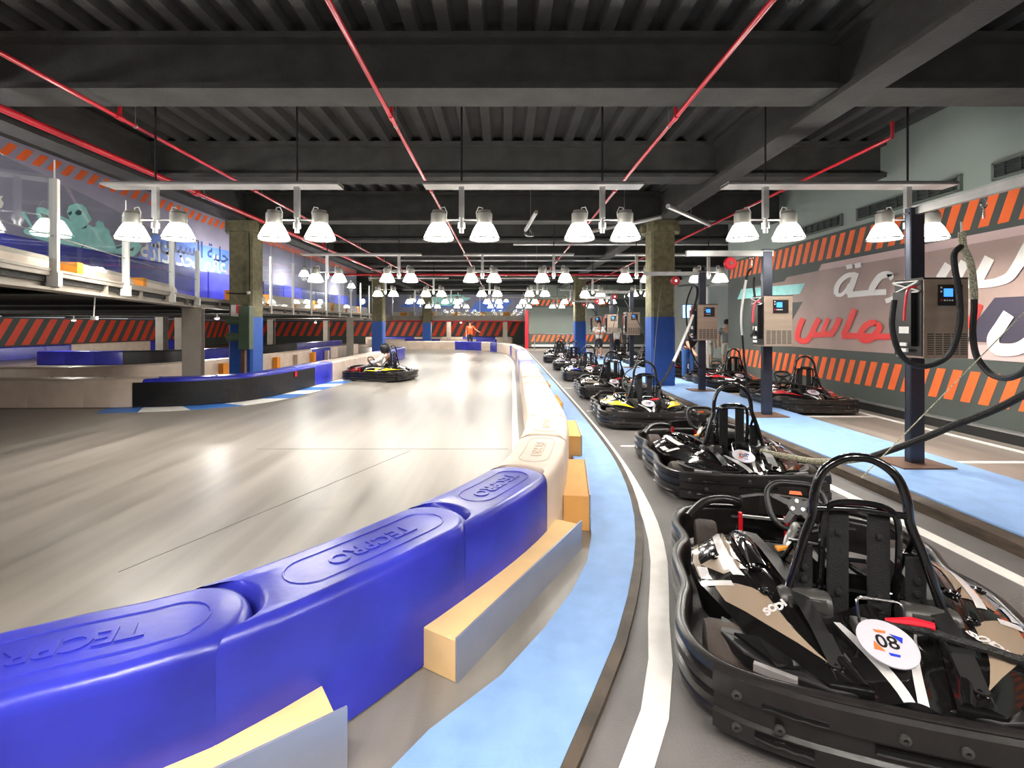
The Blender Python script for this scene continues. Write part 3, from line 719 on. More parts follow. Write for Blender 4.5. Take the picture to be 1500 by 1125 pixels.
# black rubber strip on the bend
i0 = 62; A2 = offs(LCr, .245); B2 = offs(LCr, .262)
def s_idx(px_t):
    return min(range(240), key=lambda i: abs(VX+B2[i].x*F/B2[i].y-px_t))
ia, ib = s_idx(190), s_idx(461)
b = MB(); strip(b, A2[ia:ib+1], B2[ia:ib+1], .02, .49)
solo('rubber_strip', b, M['rubber_strip'], 'long black rubber strip fixed to the left barrier around the bend', 'strip', smooth=False)
b = MB(); q = B2[s_idx(432)]; b.box((q.x+.012, q.y, .42), (.012, .12, .12)); solo('red_tag', b, M['red'], 'small red tag on the black rubber strip', 'tag', smooth=False)
# barriers beyond it, under the mezzanine
def run(pts, colf, lab, grp, L=1.1, w=.46, z0=0, h=.56, gap=0):
    cv = Curve(pts); s = .05; k = 0
    while s+L < cv.len:
        p = cv.at(s+L/2); c = colf(k, p)
        block(cv, s, s+L-gap, f'{ {"w":"beige","b":"blue" if c[:2]=="bl" and c[2]=="u" else "black"}[c[0]] } {lab}, {ORD[k] if k < len(ORD) else "last"} from its near end', c, grp, w=w, z0=z0, h=h); s += L; k += 1
    return cv
m2 = run([(-14.5, 11.9), (-10.9, 12.1), (-9.4, 13.3), (-8.75, 16.3), (-8.6, 21), (-8.6, 27.5)], lambda k, p: 'blue_block' if 20.5 < p.y < 23.5 else 'white_block', 'barrier block of the return lane behind the left barrier', 'return lane blocks')
run([(-19, 19.6), (-15.2, 19.9), (-13.6, 21.0), (-12.9, 25), (-12.2, 30), (-11.6, 34)], lambda k, p: 'black_block' if k in (3, 4, 9, 10, 11) else 'blue_block', 'barrier block of the middle lane under the mezzanine', 'middle lane blocks')
run([(XL+.5, 4), (XL+.5, 20), (XL+.5, 36)], lambda k, p: 'blue_block' if (k % 8) in (3, 4, 5, 6) else 'white_block', 'barrier block along the striped wall under the mezzanine', 'blocks along the striped wall', L=1.4, h=.62)
run([(-12, 41.5), (-6, 41.6), (-2, 41.4), (1.2, 41.6)], lambda k, p: 'blue_block' if (k % 5) in (1, 2) else 'white_block', 'barrier block in front of the striped back wall', 'blocks before the back wall', L=1.4, h=.62)
run([(-10.5, 36.8), (-6.5, 37), (-3, 36.6), (-.7, 36.3)], lambda k, p: 'blue_block' if (k % 4) in (2, 3) else 'white_block', 'barrier block behind the far cross barrier', 'blocks behind the far cross barrier', L=1.4)

# foam braces on the pit side (wood coloured foam with a grey plate)
def brace(label, a, c, wd, h, plate=True, m='foam', side=1, pext=.0):
    """a -> c runs along the foot of the plate; foam lies on its left"""
    a = Vector((*a, 0)); c = Vector((*c, 0)); t = (c-a).normalized(); nn = Vector((-t.y, t.x, 0))*side
    r = thing('foam_brace', label, 'brace', a, 0, 'foam braces behind the right barrier')
    b = MB(); L = (c-a).length
    b.prism([V(0, 0, .0), nn*wd, nn*wd+t*L, t*L], (0, 0, h)); part('foam_core', b, M[m], r, smooth=False, bevel=.004)
    if plate:
        b = MB(); n2 = -nn*.012; b.prism([n2*.1-t*pext, n2-t*pext, n2+t*(L+.04), n2*.1+t*(L+.04)], (0, 0, h+.012)); part('metal_plate', b, M['plate'], r, smooth=False)
    return r
brace('long foam brace with grey metal plate at the very bottom of the frame', (-1.75, .86), (-.60, 1.70), .24, .22, pext=-.2)
brace('long foam brace with grey metal plate beside the middle blue block', (-.217, 2.14), (.53, 3.40), .20, .19)
brace('upright orange foam brace beside the first white block', (.665, 3.72), (.80, 4.75), .20, .27, plate=True, m='foam_deep')
brace('foam brace beside the second white block, half hidden', (.93, 5.75), (1.0, 6.7), .20, .27, m='foam_deep')
for k, y in enumerate((8.0, 10.4, 13.0, 16.5)):
    brace(f'small foam brace wedged behind the white blocks, {ORD[k+4]} from the camera', (.90+.01*y, y), (.90+.01*(y+1), y+.95), .12, .30, m='foam_orange')
for k, d in enumerate((.36, .44, .5, .58, .66, .74)):
    p = m2.at(m2.len*d); t = m2.tan(m2.len*d); b = MB(); c = p+Vector((t.y, -t.x))*.33
    b.box((c.x, c.y, .22), (.16, .22, .44), math.atan2(t.y, t.x)-PI/2); solo('foam_block', b, M['foam_orange'] if k % 2 == 0 else M['white_block'], f'{"orange" if k%2==0 else "beige"} foam block against the return lane barrier, {ORD[k]} from the left', 'foam block', 'foam blocks against the return lane barrier', smooth=False)

# ================================================================== MEZZANINE
ME = [(-2.2, -4.0), (-3.9, 1.6), (-6.9, 10.75), (-7.1, 12.9), (-7.7, 14.0), (-7.7, 29.0)]
t = thing('mezzanine', 'grey steel mezzanine floor along the left side of the hall', 'mezzanine', (-7.7, 14, 0))
b = MB(); Pm = [(x, y) for x, y in ME]; poly = Pm+[(-8.98, 29.0), (-8.98, -4.0)]
b.prism([(x, y, 2.17) for x, y in poly], (0, 0, .05)); part('deck', b, M['mezz_grey'], t, world=True, smooth=False, tri=True)
b = MB(); poly2 = Pm+[(XL, 29.0), (XL, -4.0)]
b.prism([(x+(-.05 if x > -9 else 0), y, 2.10) for x, y in poly2], (0, 0, .06)); part('soffit', b, M['steel_dark'], t, world=True, smooth=False, tri=True)
for i in range(len(ME)-1):
    a, c = Vector(ME[i]), Vector(ME[i+1]); b = MB()
    dd = (c-a).normalized(); nn = Vector((-dd.y, dd.x))
    a2 = a+nn*.1; c2 = c+nn*.1
    b.beam((a2.x, a2.y, 2.02), (c2.x, c2.y, 2.02), .24, .03); b.beam((a2.x, a2.y, 2.12), (c2.x, c2.y, 2.12), .03, .2); b.beam((a2.x, a2.y, 2.235), (c2.x, c2.y, 2.235), .22, .03)
    n = max(1, int((c-a).length/1.1))
    for k in range(n):
        p = a2.lerp(c2, (k+.5)/n); b.box((p.x, p.y, 2.12), (.2, .015, .19), math.atan2(dd.y, dd.x)-PI/2)
    part('edge_beam', b, M['mezz_grey'], t, world=True, smooth=False)
for k in range(8):
    y = 3.0+3.2*k; xe = None
    for i in range(len(ME)-1):
        if ME[i][1] <= y <= ME[i+1][1]: f = (y-ME[i][1])/(ME[i+1][1]-ME[i][1]); xe = ME[i][0]+f*(ME[i+1][0]-ME[i][0])
    b = MB(); ibeam(b, (xe-.25, y), (XL+.1, y), .18, 2.0, 2.10, .02, .05); part('floor_joist', b, M['steel_dark'], t, world=True, smooth=False)
def steel_col(x, y, h, w, label, m='mezz_grey', rz=0):
    b = MB(); d = w
    for s in (-1, 1): b.box((x, y+s*(d/2-.012), h/2), (w, .024, h))
    b.box((x, y, h/2), (.03, d-.04, h)); b.box((x, y, .01), (w+.14, d+.14, .02)); b.box((x, y, h-.01), (w+.04, d+.04, .02))
    b2 = MB(); R_ = Matrix.Rotation(rz, 3, 'Z'); b2.v = [R_ @ (v-V(x, y, 0))+V(x, y, 0) for v in b.v]; b2.f = b.f; b2.m = b.m
    return solo('steel_column', b2, M[m], label, 'column', 'grey steel columns under the mezzanine', smooth=False)
steel_col(-6.98, 10.75, 2.0, .36, 'grey H section steel column left of the near concrete column', rz=.35)
steel_col(-7.85, 24.4, 2.0, .34, 'grey H section steel column under the mezzanine, left of the second concrete column', rz=.3)
for i, (x, y) in enumerate([(-15.6, 21.8), (-15.7, 23.2), (-14.6, 30.0), (-13.6, 36.6), (-9.9, 38), (-4.6, 40), (.1, 35.9)]):
    steel_col(x, y, 1.99, .34, ['dark steel column standing behind the middle lane, left one', 'dark steel column standing behind the middle lane, right one', 'steel column under the mezzanine seen just right of the near column', 'thin steel column deep under the mezzanine', 'steel column behind the second concrete column', 'steel column below the rear mezzanine, behind the person in orange', 'grey steel column holding the right end of the rear mezzanine'][i], m='mezz_grey' if i != 0 else 'steel_grey')
# railing: posts, glass panes, wire
def along(P, d):
    L = 0
    for i in range(len(P)-1):
        a, c = Vector(P[i]), Vector(P[i+1]); l = (c-a).length
        if L+l >= d: return a.lerp(c, (d-L)/l), (c-a).normalized()
        L += l
    return Vector(P[-1]), (c-a).normalized()
r = thing('railing', 'clear glass railing with pale posts on the near mezzanine edge', 'railing', (-5.2, 5.5, 2.25))
def edge_at(y):
    return V(-3.9-(y-1.6)*.3279, y)
PY = [-1.3, .5, 2.1, 3.75, 5.48, 7.25, 9.15, 10.7]; prev = None
for y in PY:
    p = edge_at(y)+V(.02, 0); b = MB(); b.box((p.x, p.y, 2.70), (.075, .06, 1.16), .32); b.box((p.x, p.y, 2.13), (.11, .09, .16), .32); b.box((p.x-.14, p.y+.02, 2.12), (.26, .07, .09), .32)
    b.tube([(p.x, p.y, 3.28), (p.x, p.y, 3.5)], .008, 6); part('post', b, M['trim_white'], r, world=True, smooth=False)
    if prev is not None:
        b = MB(); b.beam((prev.x, prev.y, 2.80), (p.x, p.y, 2.80), .010, .94); part('glass_pane', b, M['glass'], r, world=True, smooth=False)
        b = MB(); b.tube([(prev.x, prev.y, 2.62), (p.x, p.y, 2.62)], .006, 6); part('wire', b, M['galv'], r, world=True)
    prev = p
r = thing('railing', 'tall glass screen with pale posts on the mezzanine beyond the near column', 'railing', (-7.7, 21, 2.25))
ys = [14.15, 15.8, 17.45, 19.1, 20.75, 22.4, 24.05, 25.7, 27.35, 28.9]
for i, y in enumerate(ys):
    b = MB(); b.bbox(-7.73, -7.67, y-.04, y+.04, 2.0, 3.88); part('post', b, M['trim_white'], r, world=True, smooth=False)
    if i: 
        b = MB(); b.bbox(-7.705, -7.695, ys[i-1]+.05, y-.05, 2.28, 4.28); part('glass_pane', b, M['glass'], r, world=True, smooth=False)
b = MB(); b.bbox(-7.74, -7.66, 28.98, 29.05, 1.95, 4.3); part('post', b, M['trim_white'], r, world=True, smooth=False)
# low beige barriers with orange ends on the deck, blue blocks by the wall
def wedge(x, y, L, rz, label, m='white_block', h=.21, end='foam_orange'):
    t = thing('low_barrier', label, 'barrier', (x, y, 2.22), rz, 'low beige barriers on the mezzanine')
    b = MB(); pr = [(-L/2+.15, 0), (L/2, 0), (L/2, h*.55), (L/2-.1, h*.85), (L/2-.3, h), (-L/2+.15, h)]
    b.prism([(-.16, p[0], p[1]) for p in pr], (.32, 0, 0)); part('shell', b, M[m], t, ang=25)
    b = MB(); b.bbox(-.16, .16, -L/2, -L/2+.15, 0, h+.01); part('orange_end', b, M[end], t, smooth=False)
for k, y in enumerate([1.0, 3.1, 5.05, 7.1, 9.15]):
    p = edge_at(y); wedge(p.x-.36, y, 1.75, .317, f'low beige barrier with orange end behind the glass railing, {ORD[k]} from the near end')
for k, y in enumerate([15.0, 17.0, 19.0, 21.0, 23.0, 25.0, 27.0]):
    wedge(-8.08, y, 1.8, 0, f'low beige barrier behind the tall glass screen, {ORD[k]} beyond the column', h=.42)
for k in range(18):
    y = -2+1.6*k; b = MB(); b.bbox(-8.95, -8.65, y, y+1.58, 2.22, 3.2)
    solo('barrier_block', b, M['blue_block'], f'blue barrier block on the mezzanine below the mural, {ORD[k]} from the near end', 'barrier', 'blue blocks below the mural', smooth=False, bevel=.03)
# rear mezzanine
t = thing('mezzanine', 'pale steel mezzanine crossing the rear of the hall', 'mezzanine', (-5, 36, 0))
b = MB(); b.bbox(-8.6, 1.5, 36.0, 36.15, 1.95, 2.35); part('edge_beam', b, M['mezz_grey'], t, world=True, smooth=False)
b = MB(); b.bbox(XL+.1, 1.5, 36.15, YB-.05, 2.1, 2.2); part('deck', b, M['mezz_grey'], t, world=True, smooth=False)
b = MB(); b.bbox(XL+.1, -8.6, 29.3, 36.15, 2.1, 2.2); part('deck', b, M['mezz_grey'], t, world=True, smooth=False)
b = MB(); b.bbox(-8.6, -8.4, 29.3, 36.15, 1.95, 2.35); part('edge_beam', b, M['mezz_grey'], t, world=True, smooth=False)
r = thing('railing', 'tall glass screen on the rear mezzanine', 'railing', (-3, 36.05, 2.3))
xs_ = [-8.4+1.65*k for k in range(7)]
for i, x in enumerate(xs_):
    b = MB(); b.bbox(x-.03, x+.03, 36.02, 36.08, 2.3, 4.1); part('post', b, M['trim_white'], r, world=True, smooth=False)
    if i: b = MB(); b.bbox(xs_[i-1]+.04, x-.04, 36.045, 36.055, 2.36, 4.25); part('glass_pane', b, M['glass'], r, world=True, smooth=False)
for k, x in enumerate([-7.6, -5.6, -3.6, -1.6, .2]):
    b = MB(); b.bbox(x-.85, x+.85, 36.3, 36.6, 2.2, 2.66); t = thing('low_barrier', f'low beige barrier on the rear mezzanine, {ORD[k]} from the left', 'barrier', (x, 36.45, 2.2), 0, 'low barriers on the rear mezzanine')
    part('shell', b, M['white_block'], t, world=True, smooth=False, bevel=.03)
    b = MB(); b.bbox(x-.25, x+.25, 36.27, 36.31, 2.36, 2.6); part('orange_foam', b, M['foam_orange'], t, world=True, smooth=False)
b = MB(); b.bbox(1.5, 1.72, 33.5, 33.7, 0, 2.7); solo('red_post', b, M['red'], 'red post at the left end of the far grey wall', 'post', smooth=False)
b = MB(); b.tube([(1.7, 31.0, 1.05), (8, 31.0, 1.05)], .035, 8)
for x in (2, 4.1, 6.0, 8): b.tube([(x, 31, 0), (x, 31, 1.05)], .03, 8)
solo('handrail', b, M['galv'], 'silver handrail in front of the far grey wall', 'handrail')
fli = bpy.data.lights.new('flood', 'POINT'); fli.energy = 200; fli.color = (1, .95, .88); fli.shadow_soft_size = .08
for k, (x, y, z) in enumerate([(-17.5, 6, 1.82), (-17.5, 13, 1.82), (-18, 20, 1.82), (-17, 27, 1.82), (-13.2, 33.5, 1.82), (-10.5, 39.0, 1.85), (-3.5, 39.0, 1.85), (-10.2, 17, 1.85)]):
    t = thing('ceiling_spotlight', f'small bright round lamp under the mezzanine, {ORD[k]} of eight', 'lamp', (x, y, z), 0, 'round lamps under the mezzanine')
    b = MB(); b.lathe([(.02, .18), (.03, .06), (.09, .04), (.09, .0), (.075, .0)], (0, 0, 0), 14); part('housing', b, M['trim_white'], t)
    b = MB(); b.lathe([(.001, -.03), (.05, -.02), (.07, .0)], (0, 0, 0), 14); part('lamp_glass', b, M['bell'], t)
    lo = bpy.data.objects.new('flood', fli); COL.objects.link(lo); lo.location = (x, y, z-.14)
# hanging fittings under the mezzanine
t = thing('hanging_sensor', 'small white unit on a rod below the mezzanine edge', 'sensor', (-5.75, 6.7, 1.68))
b = MB(); b.tube([(0, 0, .05), (.02, 0, .35)], .008, 6); part('rod', b, M['trim_white'], t)
b = MB(); b.bbox(-.03, .05, -.02, .02, 0, .05); part('body', b, M['trim_white'], t, smooth=False)
# traffic signal in front of the near left column
t = thing('traffic_signal', 'dark green track signal box with hooded lamps before the near left column', 'signal', (-6.05, 11.3, 0))
b = MB(); b.box((-.1, 0, .75), (.09, .09, 1.5)); part('pole', b, M['rust'], t, smooth=False)
b = MB(); b.box((-.02, -.05, 1.55), (.26, .2, 1.02), 0); b.tube([(-.05, -.05, 2.06), (0, -.05, 2.12), (.05, -.05, 2.06)], .012, 6); part('housing', b, M['signal_green'], t, smooth=False, bevel=.012)
for z in (1.72, 1.33):
    b = MB(); b.lathe([(.09, 0), (.10, -.14), (.11, -.30), (.10, -.30), (.085, -.02)], (-.14, -.05, z), 14, axis='X'); b.f = b.f[:-2]; b.m = b.m[:-2]; h = part('hood', b, M['signal_green'], t)
    q = MB(); q.lathe([(.001, -.05), (.06, -.045), (.085, -.03), (.085, 0)], (-.14, -.05, z), 14, axis='X'); part('lamp_lens', q, M['kart_gloss'], h)
b = MB(); b.box((-.32, .05, 1.95), (.22, .03, .28)); part('white_board', b, M['trim_white'], t, smooth=False, bevel=.01)
b = MB(); b.lathe([(.045, -.1), (.055, 0), (.045, .1)], (-.17, -.1, 1.98), 10); part('beacon', b, M['red'], t)
# cables clipped round the near left column
b = MB(); b.tube(crm([(-6.92, 11.92, 2.42), (-6.6, 11.93, 2.40), (-6.36, 11.92, 2.42), (-6.34, 11.92, 2.6), (-6.34, 11.92, 3.3), (-6.36, 11.93, 3.9)], 5), .014, 6)
solo('column_cable', b, M['cable'], 'black cable clipped around the near left column', 'cable')
b = MB(); b.lathe([(.0, -.045), (.035, -.03), (.045, 0), (.035, .03), (0, .045)], (-6.34, 11.87, 2.42), 10); solo('junction_dome', b, M['trim_white'], 'small white dome fitting on the near left column', 'fitting')
# ================================================================== KARTS  (local: rear at y=0, nose at +y, width +-0.70)
HALF = [(0, .02), (.30, .03), (.50, .06), (.63, .13), (.70, .25), (.725, .39), (.71, .56), (.685, .70), (.70, .86), (.715, 1.02), (.695, 1.16), (.655, 1.27), (.665, 1.38), (.695, 1.52), (.68, 1.68), (.61, 1.83), (.46, 1.93), (.24, 1.98), (0, 1.99)]
HALF = [(x*1.07, y) for x, y in HALF]
OUT = [V(x, y) for x, y in HALF] + [V(-x, y) for x, y in HALF[-2:0:-1]]
OUTc = crm(OUT, 3, closed=True)
def out_off(d, P=None):
    P = P or OUTc; n = len(P); o = []
    for i in range(n):
        t = (P[(i+1) % n]-P[i-1]).normalized(); o.append(P[i]+Vector((t.y, -t.x))*d)
    return o
PROF = [(-.055, .235), (-.045, .262), (-.02, .272), (0, .262), (.004, .235), (-.014, .222), (-.014, .208), (.006, .198), (.006, .165), (-.014, .155), (-.014, .140), (.004, .13), (.004, .098), (-.014, .088), (-.014, .076), (-.004, .066), (-.008, .045), (-.03, .035), (-.055, .045)]
def lerp(a, b, t): return a+(b-a)*t
def pw(T, v):
    for i in range(len(T)-1):
        if v <= T[i+1][0]: return lerp(T[i][1], T[i+1][1], (v-T[i][0])/(T[i+1][0]-T[i][0]))
    return T[-1][1]
XO = [(0, .26), (.08, .38), (.18, .50), (.28, .55), (.38, .60), (.5, .655), (.65, .675), (.82, .655), (.93, .60), (1, .52)]
XI = [(0, .12), (.15, .17), (.35, .25), (.6, .31), (1, .36)]
ZC = [(0, .31), (.2, .36), (.45, .40), (.7, .415), (.88, .385), (1, .30)]
ZO = [(0, .285), (.3, .30), (.5, .295), (.8, .30), (.93, .27), (1, .22)]
def PS(side, u, v, off=0.0):
    v = min(max(v, 0), 1); x = lerp(pw(XO, v), pw(XI, v), u); zo, zc = pw(ZO, v), pw(ZC, v)
    k = math.sin(min(1, u*1.35)*PI/2); z = lerp(zo, zc, k) - .02*max(0, u-.85)/.15
    z += -.012*math.exp(-((u-.62)/.07)**2)                      # groove between panel and spine
    y = .08+1.20*v
    return V(side*x, y, z+off)
ACC = []
def decal(mb, side, pts, off=.003, n=4):
    """quad strip of (u0,v0)-(u1,v1) columns laid on the pod surface"""
    for (a, b_, c, d) in pts:
        f = lambda s, t: PS(side, lerp(lerp(a[0], b_[0], s), lerp(d[0], c[0], s), t), lerp(lerp(a[1], b_[1], s), lerp(d[1], c[1], s), t), off)
        mb.grid(f, n, n*2)
def make_kart(label, loc, rz, accent='bronze', number='08'):
    t = thing('racing_kart', label, 'kart', loc, rz, 'parked rental karts')
    # surrounding bumper: closed ring swept with a ribbed profile
    n = len(OUTc); b = MB(); vs = []; rows = [out_off(o) for o, z in PROF]
    for (o, z), R_ in zip(PROF, rows): vs += [(p.x, p.y, z) for p in R_]
    k = len(PROF); fs = [(i*n+j, i*n+(j+1) % n, ((i+1) % k)*n+(j+1) % n, ((i+1) % k)*n+j) for i in range(k) for j in range(n)]
    b.add(vs, fs); bp = part('bumper', b, M['kart_plastic'], t, ang=50)
    # rear bumper beam with slots and bolts, outside the ring
    RB = crm([V(-.64, .095), V(-.53, .05), V(-.32, .012), V(0, .0), V(.32, .012), V(.53, .05), V(.64, .095)], 4)
    pr = [(.0, .05), (.0, .27), (.022, .285), (.04, .275), (.045, .24), (.045, .20), (.03, .19), (.03, .13), (.045, .12), (.045, .06), (.03, .045)]
    def rbo(d): 
        return [RB[i]+Vector(((RB[min(i+1, len(RB)-1)]-RB[max(i-1, 0)]).normalized().y, -(RB[min(i+1, len(RB)-1)]-RB[max(i-1, 0)]).normalized().x))*d for i in range(len(RB))]
    b = MB(); m = len(RB); vs = []
    for d, z in pr: vs += [(p.x, p.y, z) for p in rbo(d)]
    fs = [(i*m+j, i*m+j+1, ((i+1) % len(pr))*m+j+1, ((i+1) % len(pr))*m+j) for i in range(len(pr)) for j in range(m-1)]
    fs += [tuple(i*m for i in range(len(pr))), tuple(i*m+m-1 for i in range(len(pr)))[::-1]]
    b.add(vs, fs); rb = part('rear_bumper', b, M['kart_plastic'], t, ang=40)
    b = MB()
    for x0, x1, z in ((-.50, -.30, .215), (-.16, .16, .165), (.30, .50, .215), (-.52, -.34, .1), (.34, .52, .1)):
        P = [V(lerp(x0, x1, q/6), 0) for q in range(7)]
        pts = []
        for p in P:
            jj = min(range(m), key=lambda i: abs(RB[i].x-p.x)); y = rbo(.045 if z > .2 or z < .12 else .030)[jj].y; pts.append(V(p.x, y-.001, z))
        b = MB(); b.tube(pts, .011 if z > .2 else .016, 8); part('slot', b, M['kart_gloss'], rb)
    b = MB()
    for x, z in ((-.56, .22), (-.56, .1), (-.44, .15), (-.2, .09), (.2, .09), (.44, .15), (.56, .22), (.56, .1), (-.06, .23), (.06, .23)):
        jj = min(range(m), key=lambda i: abs(RB[i].x-x)); p = rbo(.04)[jj]; b = MB(); b.lathe([(.018, .0), (.018, -.008), (.008, -.012), (.008, -.004)], (p.x, p.y-.004, z), 10, axis='Y'); part('bolt', b, M['motor_grey'], rb)
    # floor tray and frame rails
    b = MB(); b.prism([V(x, y, .05) for x, y in ((-.3, .15), (.3, .15), (.36, .6), (.36, 1.5), (.22, 1.9), (-.22, 1.9), (-.36, 1.5), (-.36, .6))], (0, 0, .015)); part('floor_tray', b, M['kart_matte'], t, smooth=False)
    b = MB()
    for s in (-1, 1): b.tube(crm([(s*.30, .05, .12), (s*.33, .6, .10), (s*.40, 1.2, .10), (s*.30, 1.55, .10), (s*.28, 1.9, .12)], 4), .016, 8)
    b.tube([(-.55, .34, .14), (.55, .34, .14)], .02, 8); b.tube([(-.55, 1.56, .13), (.55, 1.56, .13)], .014, 8)
    for y in (.7, 1.3, 1.8): b.tube([(-.34, y, .10), (.34, y, .10)], .013, 8)
    part('frame', b, M['tube_black'], t)
    for s in (-1, 1):
        for y, r, wd, x in ((.34, .145, .19, .56), (1.55, .14, .13, .53)):
            b = MB(); w2 = wd/2; b.lathe([(r*.55, -w2), (r*.93, -w2), (r, -w2+.02), (r, w2-.02), (r*.93, w2), (r*.55, w2)], (s*x, y, r), 24, axis='X'); wl = part('tyre', b, M['tyre'], t)
            b = MB(); b.lathe([(.03, -w2*.7), (r*.55, -w2*.5), (r*.55, w2*.5), (.03, w2*.7)], (s*x, y, r), 16, axis='X'); part('rim', b, M['rim'], wl)
    # side pods
    for s in (-1, 1):
        b = MB(); nu, nv = 14, 22
        vs = []; 
        for j in range(nv+1):
            v = j/nv; ring = [PS(s, i/nu, v) for i in range(nu+1)]
            o0, i0 = ring[0], ring[-1]
            ring = [V(o0.x-s*.02, o0.y, .16), V(o0.x, o0.y, o0.z-.05)]+ring+[V(i0.x, i0.y, i0.z-.05), V(i0.x, i0.y, .12)]
            vs += ring
        k2 = nu+5; fs = [(j*k2+i, j*k2+i+1, (j+1)*k2+i+1, (j+1)*k2+i) for j in range(nv) for i in range(k2-1)]
        fs += [tuple(range(k2)), tuple(nv*k2+i for i in range(k2))[::-1]]
        b.add(vs, fs); pod = part('side_pod', b, M['kart_gloss'], t, ang=45)
        b = MB(); decal(b, s, [((.08, .34), (.50, .05), (.60, .34), (.12, .47)), ((.62, .50), (.30, .48), (.10, .60), (.45, .62))], .003)
        decal(b, s, [((.03, .52), (.10, .50), (.12, .90), (.03, .88))], .003)
        decal(b, s, [((.40, .62), (.60, .55), (.52, .93), (.30, .97))], .003)
        a = part('accent_panel', b, M[accent], pod); ACC.append(a)
        b = MB(); decal(b, s, [((.38, .46), (.50, .44), (.46, .92), (.34, .96)), ((.04, .445), (.30, .40), (.31, .43), (.05, .48)), ((.04, .50), (.14, .47), (.16, .56), (.05, .60))], .005)
        part('white_stripe', b, M['decal_white'], pod)
        b = MB(); T = text2d('SODI', .05, .003, .3)
        cx, cy, ca = s*.37, .40, .62*(-s)
        for (tx, ty) in ((0, 0),):
            def tp(x, y):
                X = cx+x*math.cos(ca)-y*math.sin(ca); Y = cy+x*math.sin(ca)+y*math.cos(ca); v = (Y-.08)/1.20
                u = (abs(X)-pw(XO, v))/(pw(XI, v)-pw(XO, v)); p = PS(s, min(max(u, 0), 1), v); return V(X, Y, p.z+.006)
            add_text(b, T, tp)
        part('pod_lettering', b, M['decal_white'], pod, smooth=False)
        # upper spine badge block with its own lettering, and mounting bolts in cups
        b = MB(); f = lambda u, v: PS(s, lerp(.66, .96, u), lerp(.52, .95, v), .012+.016*math.sin(PI*min(1, max(0, v)))*math.sin(PI*u)**.5); b.grid(f, 6, 10); sp = part('spine_badge', b, M['kart_gloss'], pod)
        T = text2d('SODI', .042, .002, .2); b = MB(); cx2, cy2, ca2 = s*.385, 1.03, (-.95 if s < 0 else .95)
        def tp2(x, y):
            X = cx2+x*math.cos(ca2)-y*math.sin(ca2); Y = cy2+x*math.sin(ca2)+y*math.cos(ca2); v = (Y-.08)/1.20; u = (abs(X)-pw(XO, v))/(pw(XI, v)-pw(XO, v)); p = PS(s, min(max(u, 0), 1), v); return V(X, Y, p.z+.033)
        add_text(b, T, tp2); part('badge_lettering', b, M['decal_white'], sp, smooth=False)
        b = MB()
        for u, v in ((.62, .06), (.63, .36), (.70, .50), (.30, .62)):
            p = PS(s, u, v, .002); b = MB(); b.lathe([(.030, -.004), (.034, .004), (.028, .008), (.022, -.001), (.010, -.001), (.010, .006), (.001, .008)], p, 14); part('mounting_bolt', b, M['tube_black'], pod)
        # matte inner panel running from pod nose to the tail
        b = MB()
        Q = [(.37, 1.14, .40), (.335, .85, .43), (.30, .55, .43), (.265, .27, .375), (.235, .09, .30)]
        for i in range(4):
            (x0, y0, z0), (x1, y1, z1) = Q[i], Q[i+1]; wq = .072
            b.add([(s*x0, y0, z0), (s*(x0-wq), y0, z0-.01), (s*(x1-wq*.9), y1, z1-.01), (s*x1, y1, z1)], [(0, 1, 2, 3)])
            b.add([(s*(x0-wq), y0, z0-.01), (s*(x0-wq), y0, .1), (s*(x1-wq*.9), y1, .1), (s*(x1-wq*.9), y1, z1-.01)], [(0, 1, 2, 3)])
        b2 = MB(); b2.v = b.v; b2.f = b.f; b2.m = b.m; part('inner_panel', b2, M['kart_matte'], t, ang=25)
        # tail wing with lamp
        b = MB(); P = [(.58, .42, .285), (.40, .26, .285), (.20, .14, .272), (.10, .09, .268), (.24, .07, .268), (.40, .11, .278), (.53, .18, .285), (.60, .29, .29)]
        b.prism([V(s*x, y, z) for x, y, z in P], (0, 0, -.05)); tw = part('tail_wing', b, M['kart_matte'], t, smooth=False, bevel=.006)
        b = MB(); b.prism([V(s*x, y, z) for x, y, z in ((.55, .27, .292), (.46, .27, .292), (.33, .14, .282), (.42, .125, .284))], (0, 0, .012)); part('tail_gloss', b, M['kart_gloss'], tw, smooth=False)
        b = MB(); R_ = Matrix.Rotation(s*.35, 3, 'Z'); b.box((s*.43, .115, .262), (.15, .025, .032), 0, 0, R_); part('tail_lamp', b, M['lens'], tw, smooth=False, bevel=.003)
    # rear cowl: glossy centre with fluted ridges
    def CW(u, v):
        hw = lerp(.17, .25, min(1, v*1.15)); x = (u-.5)*2*hw; y = .07+.39*v
        z = lerp(.272, .385, v**.8)+.026*math.cos(x/hw*PI*2.0)*(0.35+v*.65)-.05*abs(u-.5)**3*8
        return V(x, y, z)
    b = MB(); b.grid(CW, 32, 16); rc = part('rear_cowl', b, M['kart_gloss'], t)
    b = MB()
    for s in (-1, 1):
        def st(u, v, s=s): c = lerp(.5+s*.06, .5+s*.27, v); p = CW(c+(u-.5)*lerp(.10, .05, v), v*.85); return p+V(0, 0, .003)
        b.grid(st, 3, 12)
    part('white_stripe', b, M['decal_white'], rc)
    # number disc
    b = MB(); dc = V(-.02, .235, .385); tx = Vector((1, 0, 0)); ty = Vector((0, .93, .36)).normalized(); dn = tx.cross(ty)
    mp = lambda x, y, o=0: dc+tx*x+ty*y+dn*o
    P = [mp(.098*math.cos(a*PI/16), .098*math.sin(a*PI/16)) for a in range(32)]; b.prism(P, -dn*.006); nd = part('number_disc', b, M['disc_white'], t, smooth=False)
    b = MB(); add_text(b, text2d(number, .075, .001), lambda x, y: mp(x, y, .0015)); part('number', b, M['kart_plastic'], nd, smooth=False)
